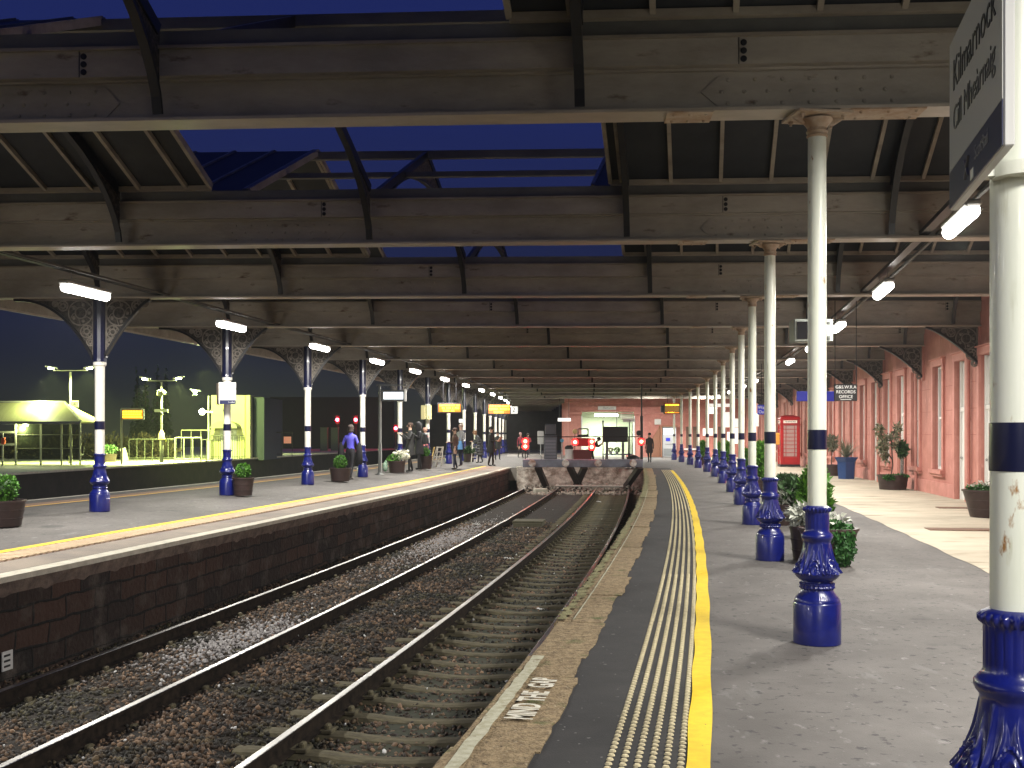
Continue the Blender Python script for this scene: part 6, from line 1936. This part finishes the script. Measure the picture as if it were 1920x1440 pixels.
    f.obj('ears_and_nose', mats_[2], t)
    f = MB()
    for q in (-1, 1): f.sphere(sk_ + fh @ Vector((q * .032, -.088, .022)) * s, .010 * s, 6, 4)
    f.box(sk_ + fh @ Vector((0, -.092, -.045)) * s, (.04 * s, .012 * s, .008 * s)); f.obj('eyes_and_mouth', mat('dark features', (.05, .02, .02), .5), t)
    hb = MB()
    if hood:
        hb.lathe([(.10, -.2), (.125, -.1), (.128, 0), (.12, .08), (.08, .14), (.01, .165)], 14, M=Matrix.Rotation(-hd * 0, 3, 'X') @ Matrix.Diagonal(Vector((s, s * 1.08, s))), c=sk_ + Vector((0, .03 * s, .0)))
        hb.obj('hood', mats_[0], t)
    else:
        prof = [(.089, -.02), (.1, .03), (.092, .08), (.06, .115), (.01, .128)]
        if hairlen: prof = [(.07, -.02 - hairlen), (.1, -.1)] + prof
        hb.lathe(prof, 14, M=Matrix.Diagonal(Vector((s, s * 1.12, s))), c=sk_ + fh @ Vector((0, .022, .0)) * s)
        hb.obj('hair', mat('hair', hair, .8), t)
    if coat:
        g_ = MB(); zs = [(.50, .135, .10), (.44, .185, .125), (.3, .185, .14), (.12, .165, .13), (0, .185, .15), (-.2, .2, .165)]
        zs += [(-.2 - coat * .5, .205, .175), (-.2 - coat, .20, .18)]
        vs = []; n = 18
        for (d, rx, ry) in zs:
            c_ = (up(d) if d > 0 else hip + Vector((0, 0, d)))
            for q in range(n):
                a = 2 * PI * q / n; w2 = 1 + .05 * math.sin(q * 2.3 + d * 9)
                vs.append((c_ + Vector((rx * math.cos(a) * w2, ry * math.sin(a) * w2, 0))) * s)
        fs = [[j * n + q, (j + 1) * n + q, (j + 1) * n + (q + 1) % n, j * n + (q + 1) % n] for j in range(len(zs) - 1) for q in range(n)]
        g_.add(vs, fs, True); g_.obj('coat', mats_[0], t)
    return t
def pf(px, py, z=.2): return gpos(px, py, z)
up_arm = {-1: ((-.06, -.1, -.2), (.02, -.2, .16)), 1: ((.06, -.1, -.2), (-.02, -.2, .16))}
fold = {-1: ((-.06, -.04, -.26), (.08, -.2, .03)), 1: ((.06, -.04, -.26), (-.08, -.2, .03))}
t = person('person in a violet blue t-shirt walking away with dark jackets over the arms', pf(657, 898), R(165), 1.62, top=(.13, .12, .75), legs=(.02, .02, .025), hair=(.05, .035, .03), hairlen=.12, stride=.16, shoe=(.3, .28, .26), lean=.05,
           arms={-1: ((-.1, .02, -.26), (-.06, -.02, -.24)), 1: ((.1, .02, -.26), (.06, -.02, -.24))})
mb = MB()
for q in (-1, 1): mb = MB(); mb.lathe([(.03, 1.12), (.075, 1.02), (.1, .8), (.11, .55), (.08, .45)], 10, (q * .3, .02, 0)); mb.obj('carried_jacket', mat('black cloth', (.015, .015, .018), .9), t)
person('person in a black coat with raised hands by the cream flowered planter', pf(769, 885), R(-70), 1.74, arms=up_arm, coat=.12, hair=(.04, .02, .012), legs=(.01, .01, .012), stride=.06)
t = person('person in a hooded dark grey coat with a backpack beside a ball shrub', pf(786, 880), R(-60), 1.78, top=(.035, .035, .04), hood=True, arms=up_arm, coat=.15, stride=.08, lean=.08, legs=(.03, .03, .033))
mb = MB(); mb.box((0, .22, 1.2), (.32, .2, .46), bev=.07); mb.box((0, .33, 1.12), (.24, .08, .26), bev=.03); mb.obj('backpack', mat('grey backpack', (.05, .055, .06), .6), t)
t = person('person in a pink jacket half hidden behind the hooded person with a backpack', pf(797, 877), R(60), 1.6, top=(.6, .2, .2), legs=(.03, .03, .04), hair=(.35, .2, .15))
person('person in a short brown jacket and dark jeans looking up the track', pf(853, 880), R(-65), 1.58, top=(.085, .04, .03), legs=(.012, .015, .04), hair=(.06, .03, .02), arms={-1: fold[-1], 1: ((.05, .05, -.26), (.0, -.1, -.2))}, stride=.08)
t = person('tall person in a grey hooded top carrying a light blue bag', pf(864, 874), R(-40), 1.78, top=(.22, .22, .22), legs=(.015, .018, .045), hair=(.35, .25, .2), arms=fold)
mb = MB(); mb.prism([(-.17, .0), (.17, .0), (.13, .36), (-.13, .36)], -.06, .06, c=(.16, -.3, .72)); mb.tube([(.08, -.3, 1.08), (.1, -.3, 1.2), (.22, -.3, 1.2), (.24, -.3, 1.08)], .01, 5); mb.obj('blue_bag', mat('light blue bag', (.15, .38, .75), .6), t)
t = person('person in a long dark padded coat bending forward beside the white barrier', pf(900, 868), R(-75), 1.58, top=(.05, .055, .06), hair=(.25, .14, .07), coat=.3, lean=.35, hairlen=.08, arms=fold, headdown=.2)
mb = MB()
for q in range(6): z = .42 + q * .13; mb.lathe([(.19, z - .05), (.215, z), (.19, z + .05)], 14, (0, -.02 - .03 * q * .6, 0), cap=False)
mb.obj('padded_rings', mat('padded coat', (.055, .06, .065), .45), t)
t = person('person in a black coat holding a pale orange paper on the left platform', pf(921, 874), R(70), 1.66, hair=(.02, .018, .016), coat=.12, arms=fold, stride=.05, legs=(.03, .018, .016))
mb = MB(); mb.box((-.02, -.42, 1.16), (.3, .02, .24), Matrix.Rotation(R(35), 3, 'X')); mb.obj('paper', mat('pale orange paper', (.75, .45, .3), .7), t)
person('distant person in dark clothes standing among the farthest left columns', pf(933, 862, .1), R(20), 1.6, coat=.05)
person('person in clothes tinted red for the lamp glow, standing left of the buffer beam lamps', gpos(976, 858, 0), R(30), 1.66, top=(.25, .03, .05), legs=(.02, .015, .02), hair=(.5, .3, .3))  # red lamplight put into the clothes and hair colour
person('second person at the left end of the buffer beam, right of the red tinted one', gpos(990, 858, 0), R(-20), 1.62, top=(.3, .04, .05), legs=(.025, .02, .03), arms=fold)  # top's colour carries painted red lamplight too
person('person in a loose dark coat walking right of the buffer beam', gpos(1218, 867, 0), R(-25), 1.62, top=(.03, .018, .02), coat=.16, stride=.1, hair=(.01, .01, .01), legs=(.01, .01, .012), lean=.04)
person('bending person in dark red clothes behind the middle of the buffer beam', (kx(1112), YK + .9, 0), R(75), 1.5, top=(.12, .02, .02), lean=.55, legs=(.02, .015, .02), arms=up_arm, headdown=.2)
# ---------------------------------------------------------------- mist
HAZE = 0.0005
if HAZE > 0:
    mb = MB(); mb.box((-10, 62, 7.0), (170, 150, 17.2))
    hm = bpy.data.materials.new('mist'); hm.use_nodes = True
    t_ = hm.node_tree; t_.nodes.remove(t_.nodes['Principled BSDF'])
    pv = t_.nodes.new('ShaderNodeVolumePrincipled'); pv.inputs['Color'].default_value = (.85, .88, .9, 1); pv.inputs['Density'].default_value = HAZE
    t_.links.new(pv.outputs[0], t_.nodes['Material Output'].inputs['Volume'])
    tag(mb.obj('haze', hm), 'thin night mist lit by the yard lamps', kind='stuff')
